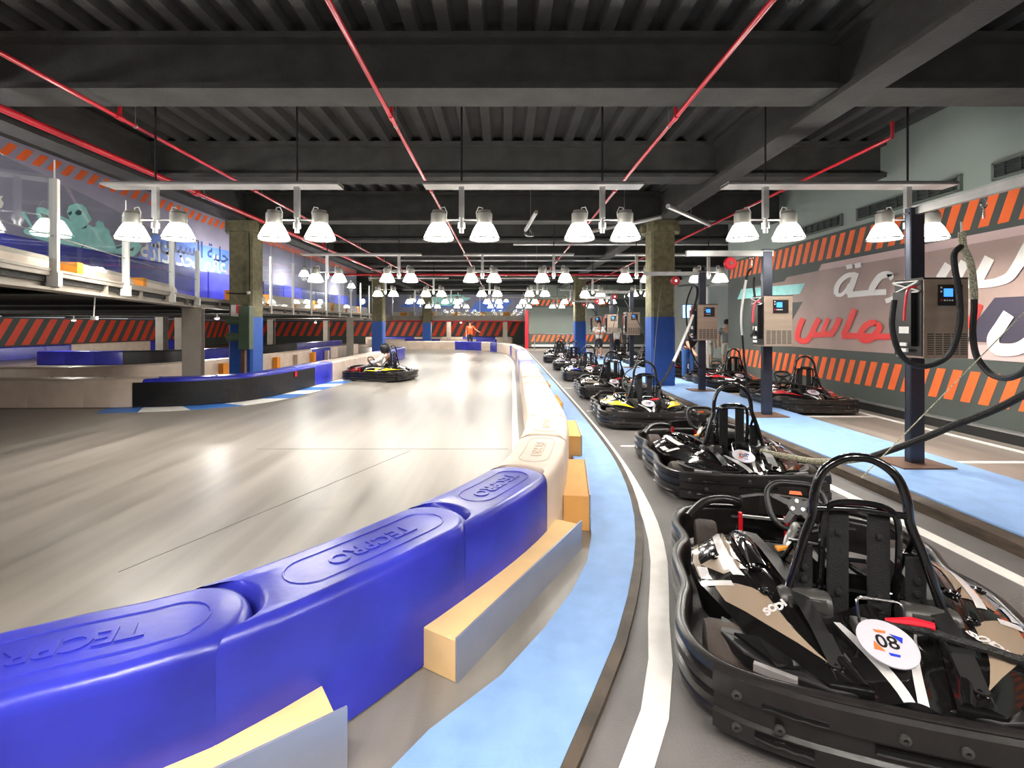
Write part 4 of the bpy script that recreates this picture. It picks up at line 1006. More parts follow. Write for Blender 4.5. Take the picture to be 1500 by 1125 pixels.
    b = MB(); b.prism([mp(-.055, -.035, .001), mp(-.02, -.04, .001), mp(-.045, .0, .001)], dn*.001); b.prism([mp(-.03, .05, .001), mp(.01, .05, .001), mp(.008, .04, .001), mp(-.025, .038, .001)], dn*.001); part('orange_mark', b, M['orange'], nd, smooth=False)
    b = MB(); b.prism([mp(.02, .04, .001), mp(.06, .03, .001), mp(.05, .005,   .001)], dn*.001); part('blue_mark', b, M['kblue'], nd, smooth=False); b = MB(); b.prism([mp(-.012, -.042, .001), mp(.025, -.045, .001), mp(.02, -.055, .001), mp(-.01, -.053, .001)], dn*.001); part('blue_mark', b, M['kblue'], nd, smooth=False)
    # motors and charging bracket
    for s in (-1, 1):
        b = MB(); b.lathe([(.001, -.10), (.05, -.10), (.058, -.085), (.058, .085), (.05, .10), (.001, .10)], (s*.23, .50, .36), 16, axis='X'); b.bbox(s*.23-.075, s*.23+.075, .44, .56, .30, .40); part('motor', b, M['motor_grey'], t, ang=30)
    b = MB(); b.tube(crm([(-.07, .34, .36), (-.07, .37, .44), (-.065, .385, .465), (-.04, .39, .47), (.06, .39, .47), (.085, .385, .465), (.09, .37, .44), (.09, .34, .36)], 2), .006, 6); part('charging_bracket', b, M['chrome'], t)
    b = MB(); b.bbox(-.09, .11, .335, .40, .34, .385); part('socket_box', b, M['motor_grey'], t, smooth=False, bevel=.006)
    # seat, its U frame and harness
    b = MB()
    def SS(u, v):
        x = (u-.5)*2
        if v < .5: q = v/.5; y, z, hw = lerp(1.12, .78, q), .12-.03*math.sin(q*PI), .19
        else: q = (v-.5)/.5; y, z, hw = .78-.16*q, .12+.34*q, lerp(.19, .165, q)
        side = abs(x)**4; return V(x*hw, y+side*.08*(1 if v > .5 else 0), z+side*(.12 if v < .5 else .05))
    b.grid(SS, 12, 18); b.grid(lambda u, v: SS(u, v)+V(0, -.012, -.012), 12, 18); part('seat', b, M['kart_matte'], t)
    b = MB(); b.tube(crm([(-.145, .60, .22), (-.145, .55, .55), (-.14, .54, .74), (-.10, .54, .80), (0, .54, .815), (.10, .54, .80), (.14, .54, .74), (.145, .55, .55), (.145, .60, .22)], 4), .014, 8)
    b.tube([(-.27, .58, .60), (-.145, .56, .60)], .007, 6); b.tube([(.145, .56, .60), (.27, .58, .60)], .007, 6); b.tube([(-.26, .585, .40), (.26, .585, .40)], .012, 6); part('seat_frame', b, M['tube_black'], t)
    for x, z0, z1, wd in ((-.078, .30, .77, .085), (.078, .30, .77, .085), (-.215, .34, .595, .075), (.215, .34, .595, .075)):
        b = MB(); b.box((x, .565, (z0+z1)/2), (wd, .018, z1-z0)); st_ = part('back_pad', b, M['strap'], t, smooth=False, bevel=.006)
        for z in (z0+.1, z1-.1): q = MB(); q.lathe([(.016, 0), (.013, -.012), (.001, -.014)], (x, .555, z), 10, axis='Y'); part('button', q, M['strap'], st_)
    # roll hoop
    HP = crm([(-.31, .50, .26), (-.285, .51, .40), (-.225, .53, .62), (-.185, .54, .74), (-.175, .545, .84), (-.14, .55, .94), (-.07, .55, 1.0), (0, .55, 1.015), (.07, .55, 1.0), (.14, .55, .94), (.175, .545, .84), (.185, .54, .74), (.225, .53, .62), (.285, .51, .40), (.31, .50, .26)], 4)
    b = MB(); b.tube(HP, .019, 12); b.tube([(-.18, .54, .775), (0, .545, .785), (.18, .54, .775)], .015, 10)
    for s in (-1, 1): b.tube([(s*.2, .53, .70), (s*.27, .95, .25)], .012, 8)
    part('roll_hoop', b, M['tube_black'], t)
    # steering
    sc = V(-.07, 1.22, .545); nx = Vector((1, 0, 0)); ny = Vector((0, .50, .866)); nn = nx.cross(ny)
    def sw(x, y, o=0): return sc+nx*x+ny*y+nn*o
    ring = crm([sw(*p) for p in ((-.09, .125), (0, .13), (.09, .125), (.145, .08), (.15, 0), (.13, -.08), (.08, -.125), (0, -.13), (-.08, -.125), (-.13, -.08), (-.15, 0), (-.145, .08))], 3, closed=True)
    b = MB(); b.tube(ring, .017, 10, closed=True); stw = part('steering_wheel', b, M['kart_matte'], t)
    b = MB()
    for a in (25, 155, 235, 305): 
        c, s_ = math.cos(math.radians(a)), math.sin(math.radians(a)); b.prism([sw(-s_*.02, c*.02, -.01), sw(s_*.02, -c*.02, -.01), sw(c*.135+s_*.012, s_*.12-c*.012, -.01), sw(c*.135-s_*.012, s_*.12+c*.012, -.01)], nn*.014)
    b.prism([sw(.05*math.cos(k*PI/6), .05*math.sin(k*PI/6), -.012) for k in range(12)], nn*.02); part('spokes', b, M['kart_matte'], stw, smooth=False)
    b = MB()
    for a in (90, 210, 330): p = sw(.03*math.cos(math.radians(a)), .03*math.sin(math.radians(a)), .0); b = MB(); b.tube([p, p+nn*.014], .009, 10); part('bolt', b, M['chrome'], stw)
    b = MB(); b.prism([sw(-.035, .065, .006), sw(.035, .065, .006), sw(.028, .085, .006), sw(-.028, .085, .006)], nn*.004); part('orange_badge', b, M['orange'], stw, smooth=False)
    b = MB(); b.tube([sw(0, 0, -.01), (-.02, 1.62, .16)], .014, 8); b.tube([(-.09, 1.62, .13), (0, 1.40, .33), (.09, 1.62, .13)], .01, 6); part('steering_column', b, M['galv'], t)
    b = MB(); b.tube(crm([(-.17, 1.00, .16), (-.17, 1.02, .36), (-.15, 1.06, .42), (-.08, 1.2, .44)], 4), .022, 10); part('support_tube', b, M['galv'], t)
    # foot well panel with red edges, front nose pad and arch
    b = MB(); b.box((-.20, 1.47, .30), (.24, .02, .15)); b.bbox(-.32, -.08, 1.42, 1.66, .20, .22); fpn = part('front_panel', b, M['kart_gloss'], t, smooth=False)
    for x in (-.33, -.07): b = MB(); b.box((x, 1.46, .29), (.022, .035, .20)); part('red_edge', b, M['kred'], fpn, smooth=False)
    b = MB(); b.box((-.20, 1.445, .375), (.25, .015, .015)); part('silver_edge', b, M['galv'], fpn, smooth=False); b = MB(); b.box((-.20, 1.44, .215), (.25, .015, .015)); part('silver_edge', b, M['galv'], fpn, smooth=False)
    b = MB(); P = [(-.27, 1.84), (-.15, 1.92), (0, 1.95), (.15, 1.92), (.27, 1.84)]
    for i in range(4):
        (x0, y0), (x1, y1) = P[i], P[i+1]; b.add([(x0, y0, .26), (x1, y1, .26), (x1, y1, .38), (x0, y0, .38), (x0, y0-.09, .26), (x1, y1-.09, .26), (x1, y1-.11, .40), (x0, y0-.11, .40)], [(0, 1, 2, 3), (4, 7, 6, 5), (3, 2, 6, 7), (0, 4, 5, 1)] + ([(0, 3, 7, 4)] if i == 0 else []) + ([(1, 5, 6, 2)] if i == 3 else []))
    part('nose_pad', b, M['kart_plastic'], t, ang=30)
    b = MB()
    for s in (-1, 1): b.tube(crm([(s*.20, 1.84, .30), (s*.36, 1.83, .345), (s*.52, 1.74, .34), (s*.64, 1.58, .28)], 4), .028, 10)
    b.tube([(-.36, 1.62, .30), (.36, 1.62, .30)], .012, 8); part('nose_arch', b, M['kart_plastic'], t)
    b = MB(); b.bbox(-.1, .1, 1.3, 1.75, .1, .2); b.bbox(-.30, -.16, .95, 1.2, .07, .20); part('battery_box', b, M['kart_matte'], t, smooth=False, bevel=.01)
    b = MB(); b.box((-.22, .86, .40), (.07, .30, .012), .5, 0); part('lap_belt', b, M['strap'], t, smooth=False)
    b = MB(); b.prism([(-.25, .93, .41), (-.25, .86, .42), (-.17, .91, .43)], (0, 0, .012)); part('orange_tag', b, M['foam_orange'], t, smooth=False); b = MB(); b.prism([(-.16, .80, .40), (-.21, .77, .42), (-.16, .75, .44)], (0, 0, .012)); part('orange_tag', b, M['foam_orange'], t, smooth=False)
    b = MB(); b.lathe([(.016, 0), (.016, -.02), (.001, -.022)], (-.19, .60, .50), 10, axis='Y'); part('red_button', b, M['red'], t)
    return t
def recolour(root, accent):
    for pod in root.children:
        for g in pod.children:
            if g.name.startswith('accent_panel'):
                g.material_slots[0].link = 'OBJECT'; g.material_slots[0].material = M[accent]
def khead(deg): return math.radians(-deg)                 # positive degrees turn the nose to the right
k1 = make_kart('nearest black kart with bronze panels, number 08 disc and charging plug, bottom right', (1.42, 1.60, 0), khead(17))
def place(label, x, y, deg, acc):
    # copy with its own accent: the accent panel gets an object-level material
    r = dup(k1, (x, y, 0), khead(deg), label); recolour(r, acc); return r
LEFTK = [(2.24, 4.22, 4, 'kart_gloss', 'all black kart with red bars, second from the camera in the left row'),
         (2.27, 7.25, 3, 'yellow', 'black kart with bright yellow panels, third from the camera in the left row'),
         (2.42, 10.2, 2, 'bronze', 'kart with bronze panels, fourth from the camera in the left row'),
         (2.46, 13.5, 3, 'kblue', 'black kart with blue panels, fifth from the camera in the left row'),
         (2.50, 16.9, 6, 'klilac', 'black kart with pale lilac panels, sixth from the camera in the left row'),
         (2.45, 20.3, 5, 'klilac', 'kart with pale lilac panels, seventh from the camera in the left row'),
         (2.75, 23.6, 5, 'kart_gloss', 'furthest kart of the left row, before the far wall')]
KL = [place(l, x, y, d, a) for x, y, d, a, l in LEFTK]
RIGHTK = [(5.66, 8.50, 4, 'kred', 'nearest of the karts by the right wall, black with red panels'),
          (5.80, 11.45, -4, 'kred', 'second kart by the right wall, black with red panels'),
          (5.72, 14.6, 0, 'kred', 'third kart by the right wall, behind the third charging post'),
          (5.60, 17.9, 0, 'kart_gloss', 'black kart fourth in the right row, right of the near right column'),
          (5.60, 21.2, 0, 'kart_gloss', 'furthest black kart of the right row')]
KR = [place(l, x, y, d, a) for x, y, d, a, l in RIGHTK]
moving = dup(k1, (-2.75, 14.0, 0), math.radians(74), 'racing kart with red nose and yellow panels being driven on the track'); recolour(moving, 'yellow'); moving['group'] = 'karts on the track'
mk = MB(); mk.prism([(-.3, 1.72, .28), (.3, 1.72, .28), (.22, 1.97, .27), (-.22, 1.97, .27)], (0, 0, .03))
for s in (-1, 1): mk.prism([(s*.3, 1.5, .30), (s*.62, 1.5, .28), (s*.55, 1.8, .28), (s*.32, 1.85, .28)], (0, 0, .02))
part('red_nose_panel', mk, M['kred'], moving, smooth=False)
mk = MB(); mk.prism([(-.25, 1.25, .42), (.25, 1.25, .42), (.18, 1.72, .32), (-.18, 1.72, .32)], (0, 0, .03)); part('white_fairing', mk, M['decal_white'], moving, smooth=False)

# ================================================================== CHARGING POSTS
POSTW = .17
def charger(label, x, y, arm, box=True, boxdx=0):
    t = thing('charging_post', label, 'charging post', (x, y, .10), 0, 'kart charging posts')
    b = MB(); b.bbox(-.075, .075, -.03, .03, .01, 2.78); b.bbox(-.075, .075, -.042, -.032, .01, 2.78); b.bbox(-.075, .075, .032, .042, .01, 2.78); part('post', b, M['post_navy'], t, smooth=False, bevel=.004)
    b = MB(); b.bbox(-.30, .26, -.22, .22, 0, .015); part('base_plate', b, M['rust'], t, smooth=False)
    b = MB(); b.tube([(-.085, -.02, 2.72), (-.085, .05, 2.72)], .01, 6)
    if arm == 'toward': b.bbox(-.03, .03, -2.6, .1, 2.70, 2.78); b.bbox(-.045, .045, -2.6, .1, 2.78, 2.79); hooks = [(0, -.75), (0, -2.2)]; reel = (0, -1.45)
    else: b.bbox(-1.35, .1, -.03, .03, 2.66, 2.74); b.bbox(-1.35, .1, -.045, .045, 2.74, 2.75); hooks = [(-.25, 0)]; reel = (-.62, 0)
    part('arm', b, M['galv'], t, smooth=False)
    for hx, hy in hooks:
        b = MB(); b.tube(crm([(hx, hy, 2.68), (hx+.03, hy, 2.63), (hx, hy, 2.59), (hx-.03, hy, 2.63), (hx, hy, 2.68)], 3), .006, 6); b.tube([(hx, hy, 2.59), (hx, hy, 2.50)], .009, 6); part('hook', b, M['chrome'], t)
    b = MB(); b.lathe([(.001, -.03), (.09, -.03), (.105, -.015), (.105, .015), (.09, .03), (.001, .03)], (reel[0], reel[1]-.02, 2.54), 20, axis='Y')
    rl = part('cable_reel', b, M['red'] if arm != 'toward' else M['trim_white'], t)
    q = MB(); q.lathe([(.03, -.045), (.03, -.03)], (reel[0], reel[1]-.02, 2.54), 12, axis='Y'); q.tube([(reel[0], reel[1]-.02, 2.6), (reel[0], reel[1]-.02, 2.7)], .006, 6); part('reel_hub', q, M['chrome'], rl)
    # charger cabinet in front of the post
    z0, z1 = 1.17, 1.97; xa, xb = -.27, .18; ya, yb = -.42, -.08
    if box:
        q = MB(); q.bbox(xa, xb, ya, yb, z0, z1); cab = part('cabinet', q, M['charger_face'], t, smooth=False, bevel=.008)
        q = MB(); q.bbox(xa-.012, xa-.001, ya+.01, yb, z0+.02, z1-.01); q.bbox(xa-.06, xa-.012, ya+.08, yb-.03, z0+.12, z1-.12); q.bbox(xa-.01, xb+.005, ya-.005, yb, z1, z1+.012); part('black_side', q, M['charger_black'], cab, smooth=False)
        q = MB(); q.bbox(xa+.14, xb-.07, ya-.012, ya-.001, z1-.27, z1-.06); part('control_panel', q, M['charger_black'], cab, smooth=False)
        q = MB(); q.bbox(xa+.19, xa+.28, ya-.015, ya-.012, z1-.18, z1-.10); part('screen', q, M['screen'], cab, smooth=False)
        q = MB()
        for zz in (z1-.09, z1-.13): q.lathe([(.010, -.016), (.001, -.018)], (xa+.162, ya, zz), 8, axis='Y')
        for kx in range(4): q.bbox(xa+.19+.026*kx, xa+.205+.026*kx, ya-.014, ya-.012, z1-.225, z1-.21)
        part('buttons', q, M['trim_white'], cab)
        q = MB(); q.lathe([(.010, -.016), (.001, -.018)], (xa+.162, ya, z1-.215), 8, axis='Y'); part('red_button', q, M['red'], cab)
        q = MB()
        for c in range(5):
            for rr in range(10): q.bbox(xa+.035+.083*c, xa+.10+.083*c, ya-.003, ya-.0005, z0+.04+.022*rr, z0+.052+.022*rr)
        part('vent_slots', q, M['vent'], cab, kind='stuff', smooth=False)
        q = MB(); q.bbox(xa-.066, xa-.061, ya+.10, ya+.22, z0+.25, z0+.32); part('white_label', q, M['trim_white'], cab, smooth=False)
        q = MB()
        for a, c in (((xa-.05, -.40, z1-.03), (xa-.03, -.12, z1-.12)), ((xa-.05, -.12, z1-.03), (xa-.03, -.40, z1-.12)), ((xa-.05, -.41, z1-.02), (xa-.05, -.1, z1-.02)), ((xa-.05, -.41, z1-.13), (xa-.05, -.1, z1-.13))): q.tube([a, c], .008, 6)
        for zz in (z0+.06, z0+.12): q.bbox(xa-.075, xa-.05, ya+.12, ya+.2, zz, zz+.035)
        part('wire_loom', q, M['trim_white'], cab)
        q = MB(); q.tube(crm([(xa-.04, -.38, z1-.08), (xa-.12, -.38, z1-.10), (xa-.15, -.38, z1-.25), (xa-.16, -.38, z1-.42)], 4), .012, 6); part('red_lead', q, M['red'], cab)
    return t
ch = [charger('nearest charging post with brushed metal charger cabinet, right side of frame', 4.47, 5.2, 'toward'),
      charger('second charging post from the camera, charger cabinet beside the red wall lettering', 4.40, 8.0, 'side')]
for k, (x, y, l) in enumerate([(4.60, 11.1, 'third charging post from the camera, right of the near right column'), (4.60, 17.2, 'charging post just left of the near right column'),
                               (4.62, 20.5, 'second charging post left of the near right column'), (4.60, 23.8, 'furthest charging post, beside the second column')]):
    r = dup(ch[1], (x, y, .10), 0, l); ch.append(r)
# cables
def cable(label, pts, r=.018, sleeve=None, seg=8):
    p0 = Vector(pts[0]); t = thing('charging_cable', label, 'cable', (p0.x, p0.y, p0.z), 0, 'black charging cables'); P = crm([Vector(p)-p0 for p in pts], seg)
    n = len(P)
    if sleeve:
        i0, i1 = int(sleeve[0]*n), int(sleeve[1]*n); b = MB(); b.tube(P[i0:i1+1], r*1.12, 8); part('sleeve', b, M[sleeve[2]], t)
        for a, c in ((0, i0+1), (i1, n)):
            if c-a > 1: b = MB(); b.tube(P[a:c], r, 8); part('hose', b, M['cable'], t)
    else:
        b = MB(); b.tube(P, r, 8); part('hose', b, M['cable'], t)
    return t
def at(px, py, d): return ((px-VX)*d/F, d, CH-(py-HY)*d/F)
cable('thick black cable looping round the nearest charger cabinet', [at(1310, 440, 4.62), at(1307, 480, 4.6), at(1320, 520, 4.6), at(1350, 537, 4.55), at(1388, 522, 4.5), at(1405, 480, 4.45), at(1405, 430, 4.45), at(1399, 395, 4.45), at(1398, 372, 4.45), at(1409, 360, 4.45)], .026)
cable('patterned and black cable hanging from the nearest hook to the right edge', [at(1409, 340, 4.45), at(1411, 362, 4.45), at(1421, 385, 4.45), at(1426, 420, 4.45), at(1427, 450, 4.45), at(1425, 490, 4.4), at(1432, 525, 4.3), at(1455, 550, 4.15), at(1485, 552, 3.9), at(1515, 528, 3.7), at(1570, 440, 3.3), at(1640, 330, 2.95)], .026, (.0, .33, 'rope'))
cable('long thick cable sagging from the right edge of the frame down to the second kart', [at(1085, 652, 4.75), at(1110, 660, 4.65), at(1150, 668, 4.45), at(1200, 676, 4.2), at(1260, 672, 3.95), at(1300, 661, 3.8), at(1350, 643, 3.6), at(1400, 622, 3.45), at(1450, 603, 3.3), at(1500, 578, 3.15), at(1600, 520, 2.95), at(1720, 400, 2.6), (4.42, 2.9, 2.45)], .024, (.10, .36, 'rope'))
hp = k1.matrix_world if False else Matrix.Translation(k1.location) @ Matrix.Rotation(k1.rotation_euler[2], 4, 'Z')
def kw(root, x, y, z):
    return tuple(Matrix.Translation(root.location) @ Matrix.Rotation(root.rotation_euler[2], 4, 'Z') @ Vector((x, y, z)))
def plug(label, root, pts, **k):
    a = Vector(kw(root, .02, .35, .40)); t = cable(label, [tuple(a), tuple(Vector(kw(root, .14, .30, .42)))]+pts, **k)
    b = MB(); q = Vector(kw(root, .02, .35, .40)); q2 = Vector(kw(root, .16, .30, .43)); b.tube([Vector((0, 0, .01)), (q2-q)*.55+Vector((0, 0, .018)), (q2-q)+Vector((0, 0, .01))], [.010, .018, .014], 8); part('red_plug', b, M['red'], t); return t
plug('cable with red plug joined to the nearest kart', k1, [at(1340, 918, 1.88), at(1400, 938, 1.83), at(1450, 952, 1.80), at(1510, 968, 1.78), at(1620, 960, 1.8), (2.6, 1.95, .6), (3.6, 2.4, 1.6), (4.4, 2.8, 2.4)], r=.017)
plug('cable with white sleeve rising from the yellow kart before the right column', KL[1], [at(968, 562, 7.9), at(975, 552, 8.0), at(990, 522, 8.3), at(1004, 490, 8.6), at(1012, 470, 8.8), at(1017, 452, 9.0), at(1020, 420, 9.3), (4.05, 11.1, 2.52)], r=.022, sleeve=(.42, .72, 'sleeve'))
plug('thin pale cable from the fourth kart to the post behind', KL[2], [at(918, 545, 10.8), at(930, 535, 11.6), at(937, 515, 12.4), at(944, 490, 13.5), (4.3, 17.0, 2.5)], r=.014)
plug('dark cable rising from the fifth kart', KL[3], [at(880, 540, 14.2), at(893, 520, 15), at(898, 480, 17), at(905, 450, 19), (4.3, 20.4, 2.5)], r=.016)
plug('dark cable rising from the sixth kart', KL[4], [at(866, 528, 17.6), at(876, 500, 20), at(880, 470, 22), (4.3, 23.7, 2.5)], r=.016)
plug('cable hanging from the second post arm down to the nearest kart by the wall', KR[0], [at(1142, 560, 8.7), at(1100, 575, 8.8), at(1092, 540, 8.6), at(1088, 500, 8.4), at(1086, 460, 8.2), at(1094, 405, 8.05), (4.15, 8.0, 2.56)], r=.018, sleeve=(.66, .86, 'sleeve'))
cable('black cable drooping from the second post arm to its charger cabinet', [(4.18, 7.98, 2.40), at(1104, 420, 7.9), at(1107, 450, 7.8), at(1106, 480, 7.75), at(1100, 492, 7.75), at(1112, 480, 7.75), at(1118, 470, 7.7)], .018)
plug('dark cable from the second kart by the wall to the third post', KR[1], [at(1060, 545, 11.4), at(1040, 548, 11.2), at(1020, 530, 11), at(1010, 500, 10.9), at(1005, 450, 10.9), (4.35, 11.05, 2.5)], r=.018)
def cord(label, pts, r=.004, m='rope'):
    b = MB(); b.tube(pts, r, 5); solo('cord', b, M[m], label, 'cord')
cord('thin taut cord slanting down across the right wall to the nearest kart hoop', [at(1262, 700, 3.3), at(1500, 458, 3.6), at(1700, 255, 3.8)])
cord('thin cord hanging before the near right column from its red reel', crm([at(970, 418, 10.9), at(966, 440, 10.9), at(960, 500, 10.9), at(957, 545, 9.8)], 4))
cord('pale cord holding the cable bundle at the nearest hook', [at(1408, 325, 4.45), at(1410, 362, 4.45)], .008, 'sleeve')

# ================================================================== PEOPLE
def skin_body(name, nodes, edges, m, parent, root=0, sub=2):
    me = bpy.data.meshes.new(name); me.from_pydata([n[0] for n in nodes], edges, []); me.materials.append(m)
    o = bpy.data.objects.new('tmp', me); COL.objects.link(o)
    sk = o.modifiers.new('skin', 'SKIN'); sk.use_smooth_shade = True
    if not me.skin_vertices: bpy.context.view_layer.objects.active = o
    for i, n in enumerate(nodes):
        sv = me.skin_vertices[0].data[i]; r = n[1]; sv.radius = r if isinstance(r, tuple) else (r, r); sv.use_root = (i == root)
    ss = o.modifiers.new('sub', 'SUBSURF'); ss.levels = sub; ss.render_levels = sub
    dg = bpy.context.evaluated_depsgraph_get(); dg.update()
    nm_ = bpy.data.meshes.new_from_object(o.evaluated_get(dg)); nm_.name = name
    bpy.data.objects.remove(o)
    nm_.materials.clear(); nm_.materials.append(m)
    for p in nm_.polygons: p.use_smooth = True
    r = bpy.data.objects.new(name, nm_); COL.objects.link(r); r.parent = parent; return r
def person(label, loc, rz, J, top, legs, shoes='shoe', hair=True, short=False, helmet=None, H=1.74, longsl=False):
    """J: joints in metres for a 1.74 m figure facing -Y; side letter l is +x"""
    t = thing('person', label, 'person', loc, rz); k = H/1.74
    S = lambda p: Vector(p)*k
    names = ['pelvis', 'waist', 'chest', 'neck', 'head']; D = {n: S(J[n]) for n in J}
    nodes = []; idx = {}; edges = []
    def nd(n, r): idx[n] = len(nodes); nodes.append((D[n], tuple(x*k for x in r) if isinstance(r, tuple) else r*k))
    nd('pelvis', (.15, .11)); nd('waist', (.135, .10)); nd('chest', (.16, .11)); nd('neck', .055); nd('head', (.078, .095))
    D['crown'] = D['head']+(D['head']-D['neck']).normalized()*.09*k; nd('crown', (.07, .085))
    edges += [(0, 1), (1, 2), (2, 3), (3, 4), (4, 5)]
    for s in 'lr':
        for n, r in (('sh', .06), ('el', .043), ('wr', .03), ('ha', (.042, .022))): nd(n+s, r)
        edges += [(2, idx['sh'+s]), (idx['sh'+s], idx['el'+s]), (idx['el'+s], idx['wr'+s]), (idx['wr'+s], idx['ha'+s])]
        d = (D['ha'+s]-D['wr'+s]).normalized(); side = d.cross(Vector((0, 1, 0)));  side = side.normalized() if side.length > .1 else Vector((1, 0, 0))
        for q in range(4):
            for e in range(2):
                D[f'f{q}{e}{s}'] = D['ha'+s]+side*((q-1.5)*.021*k)+d*((.045+.035*e)*k*(1-.08*abs(q-1.5))); nd(f'f{q}{e}{s}', .0095)
            edges += [(idx['ha'+s], idx[f'f{q}0{s}']), (idx[f'f{q}0{s}'], idx[f'f{q}1{s}'])]
        D['th'+s] = D['ha'+s]-side*.05*k+d*.02*k; nd('th'+s, .011); edges += [(idx['wr'+s], idx['th'+s])]
        for n, r in (('hi', .085), ('kn', .058), ('an', .042), ('to', (.045, .03))): nd(n+s, r)
        edges += [(0, idx['hi'+s]), (idx['hi'+s], idx['kn'+s]), (idx['kn'+s], idx['an'+s]), (idx['an'+s], idx['to'+s])]
    body = skin_body('body', nodes, edges, M['skin'], t)
    # face
    hd = D['head']; f = Vector((0, -1, 0))
    b = MB(); b.lathe([(.001, 0), (.014, .012), (.018, .03), (.012, .05)], hd+Vector((0, -.092*k, -.03*k)), 8); 
    b.box(hd+Vector((0, -.088*k, -.055*k)), (.045*k, .012, .008))
    for s in (-1, 1): b.lathe([(.001, -.02), (.016, -.01), (.018, .01), (.001, .022)], hd+Vector((s*.082*k, .0, 0)), 8)
    part('face', b, M['skin'], t)
    b = MB()
    for s in (-1, 1): b.lathe([(.001, -.008), (.011, -.004), (.011, .004), (.001, .008)], hd+Vector((s*.032*k, -.09*k, .015*k)), 8)
    part('eyes', b, M['hair'], t)
    if helmet:
        b = MB(); b.lathe([(.10*k, -.13*k), (.135*k, -.07*k), (.145*k, .02*k), (.13*k, .10*k), (.08*k, .155*k), (.001, .17*k)], hd+Vector((0, 0, .02)), 20); part('helmet', b, M[helmet], t)
        b = MB(); b.grid(lambda u, v: hd+Vector((.15*k*math.sin((u-.5)*2.4), -.15*k*math.cos((u-.5)*2.4), lerp(-.02, .07, v)*k+.02)), 10, 3); part('visor', b, M['kart_gloss'], t)
    elif hair:
        b = MB(); b.lathe([(.085*k, -.04*k), (.098*k, .03*k), (.09*k, .09*k), (.05*k, .135*k), (.001, .145*k)], hd+Vector((0, .018*k, .02)), 16)
        part('hair', b, M['hair'], t)
    # clothing
    c = 1.16; N2 = []; ix = {}
    def n2(n, r, p=None): ix[n] = len(N2); N2.append((p if p is not None else D[n], tuple(x*k for x in r) if isinstance(r, tuple) else r*k))
    n2('pelvis', (.165, .125), D['pelvis']*.8+D['waist']*.2); n2('waist', (.155, .12)); n2('chest', (.18, .13)); n2('nk', .07, D['chest'].lerp(D['neck'], .55)); E2 = [(0, 1), (1, 2), (2, 3)]
    for s in 'lr':
        n2('sh'+s, .078); n2('el'+s, .06 if longsl else .07, D['el'+s] if longsl else D['sh'+s].lerp(D['el'+s], .75)); E2 += [(2, ix['sh'+s]), (ix['sh'+s], ix['el'+s])]
        if longsl: n2('wr'+s, .042); E2 += [(ix['el'+s], ix['wr'+s])]
    skin_body('shirt', N2, E2, M[top], t, root=1)
    N3 = []; E3 = []; N3.append((D['pelvis'], (.168*k, .13*k))); N3.append((D['pelvis'].lerp(D['waist'], .4), (.16*k, .125*k))); E3.append((0, 1))
    for s in 'lr':
        i = len(N3); N3.append((D['hi'+s], .105*k)); kn = D['kn'+s]; N3.append((kn, .08*k)); E3 += [(0, i), (i, i+1)]
        if not short: N3.append((D['an'+s]+Vector((0, 0, .02)), .06*k)); E3.append((i+1, i+2))
    skin_body('shorts' if short else 'trousers', N3, E3, M[legs], t)
    b = MB()
    for s in 'lr':
        a, c_ = D['an'+s], D['to'+s]; d = (c_-a); d.z = 0; d = d.normalized() if d.length > .01 else Vector((0, -1, 0)); R_ = Matrix.Rotation(math.atan2(d.y, d.x)-PI/2, 3, 'Z')
        b.box((a+c_)/2+d*.02-Vector((0, 0, .0)), (.10*k, .27*k, .085*k), 0, 0, R_)
    part('shoes', b, M[shoes], t, smooth=True, bevel=.02)
    return t
STAND = dict(pelvis=(0, 0, .95), waist=(0, 0, 1.08), chest=(0, 0, 1.30), neck=(0, 0, 1.50), head=(0, -.02, 1.62),
             shl=(.19, 0, 1.42), ell=(.25, 0, 1.14), wrl=(.24, -.08, .90), hal=(.24, -.10, .82), shr=(-.19, 0, 1.42), elr=(-.25, 0, 1.14), wrr=(-.24, -.08, .90), har=(-.24, -.10, .82),
             hil=(.09, 0, .88), knl=(.10, -.01, .48), anl=(.11, .02, .08), tol=(.13, -.14, .04), hir=(-.09, 0, .88), knr=(-.10, -.01, .48), anr=(-.11, .02, .08), tor=(-.13, -.14, .04))
CROSS = dict(STAND, ell=(.27, -.05, 1.17), wrl=(.02, -.20, 1.18), hal=(-.07, -.20, 1.20), elr=(-.27, -.05, 1.17), wrr=(-.02, -.22, 1.14), har=(.07, -.22, 1.13))
BEND = dict(STAND, waist=(0, -.08, 1.06), chest=(0, -.25, 1.20), neck=(0, -.40, 1.34), head=(0, -.48, 1.42), shl=(.19, -.32, 1.28), shr=(-.19, -.32, 1.28), ell=(.24, -.40, 1.02), elr=(-.24, -.40, 1.02), wrl=(.16, -.55, .85), wrr=(-.16, -.55, .85), hal=(.14, -.60, .79), har=(-.14, -.60, .79))
REACH = dict(STAND, ell=(.33, -.10, 1.25), wrl=(.50, -.22, 1.12), hal=(.57, -.26, 1.09))
SIT = dict(pelvis=(0, 0, .25), waist=(0, .06, .38), chest=(0, .08, .58), neck=(0, .06, .78), head=(0, .02, .89), shl=(.19, .06, .70), ell=(.25, -.14, .52), wrl=(.15, -.36, .52), hal=(.13, -.43, .53), shr=(-.19, .06, .70), elr=(-.25, -.14, .52), wrr=(-.15, -.36, .52), har=(-.13, -.43, .53),
           hil=(.1, -.04, .22), knl=(.2, -.44, .38), anl=(.14, -.82, .18), tol=(.14, -.90, .26), hir=(-.1, -.04, .22), knr=(-.2, -.44, .38), anr=(-.14, -.82, .18), tor=(-.14, -.90, .26))
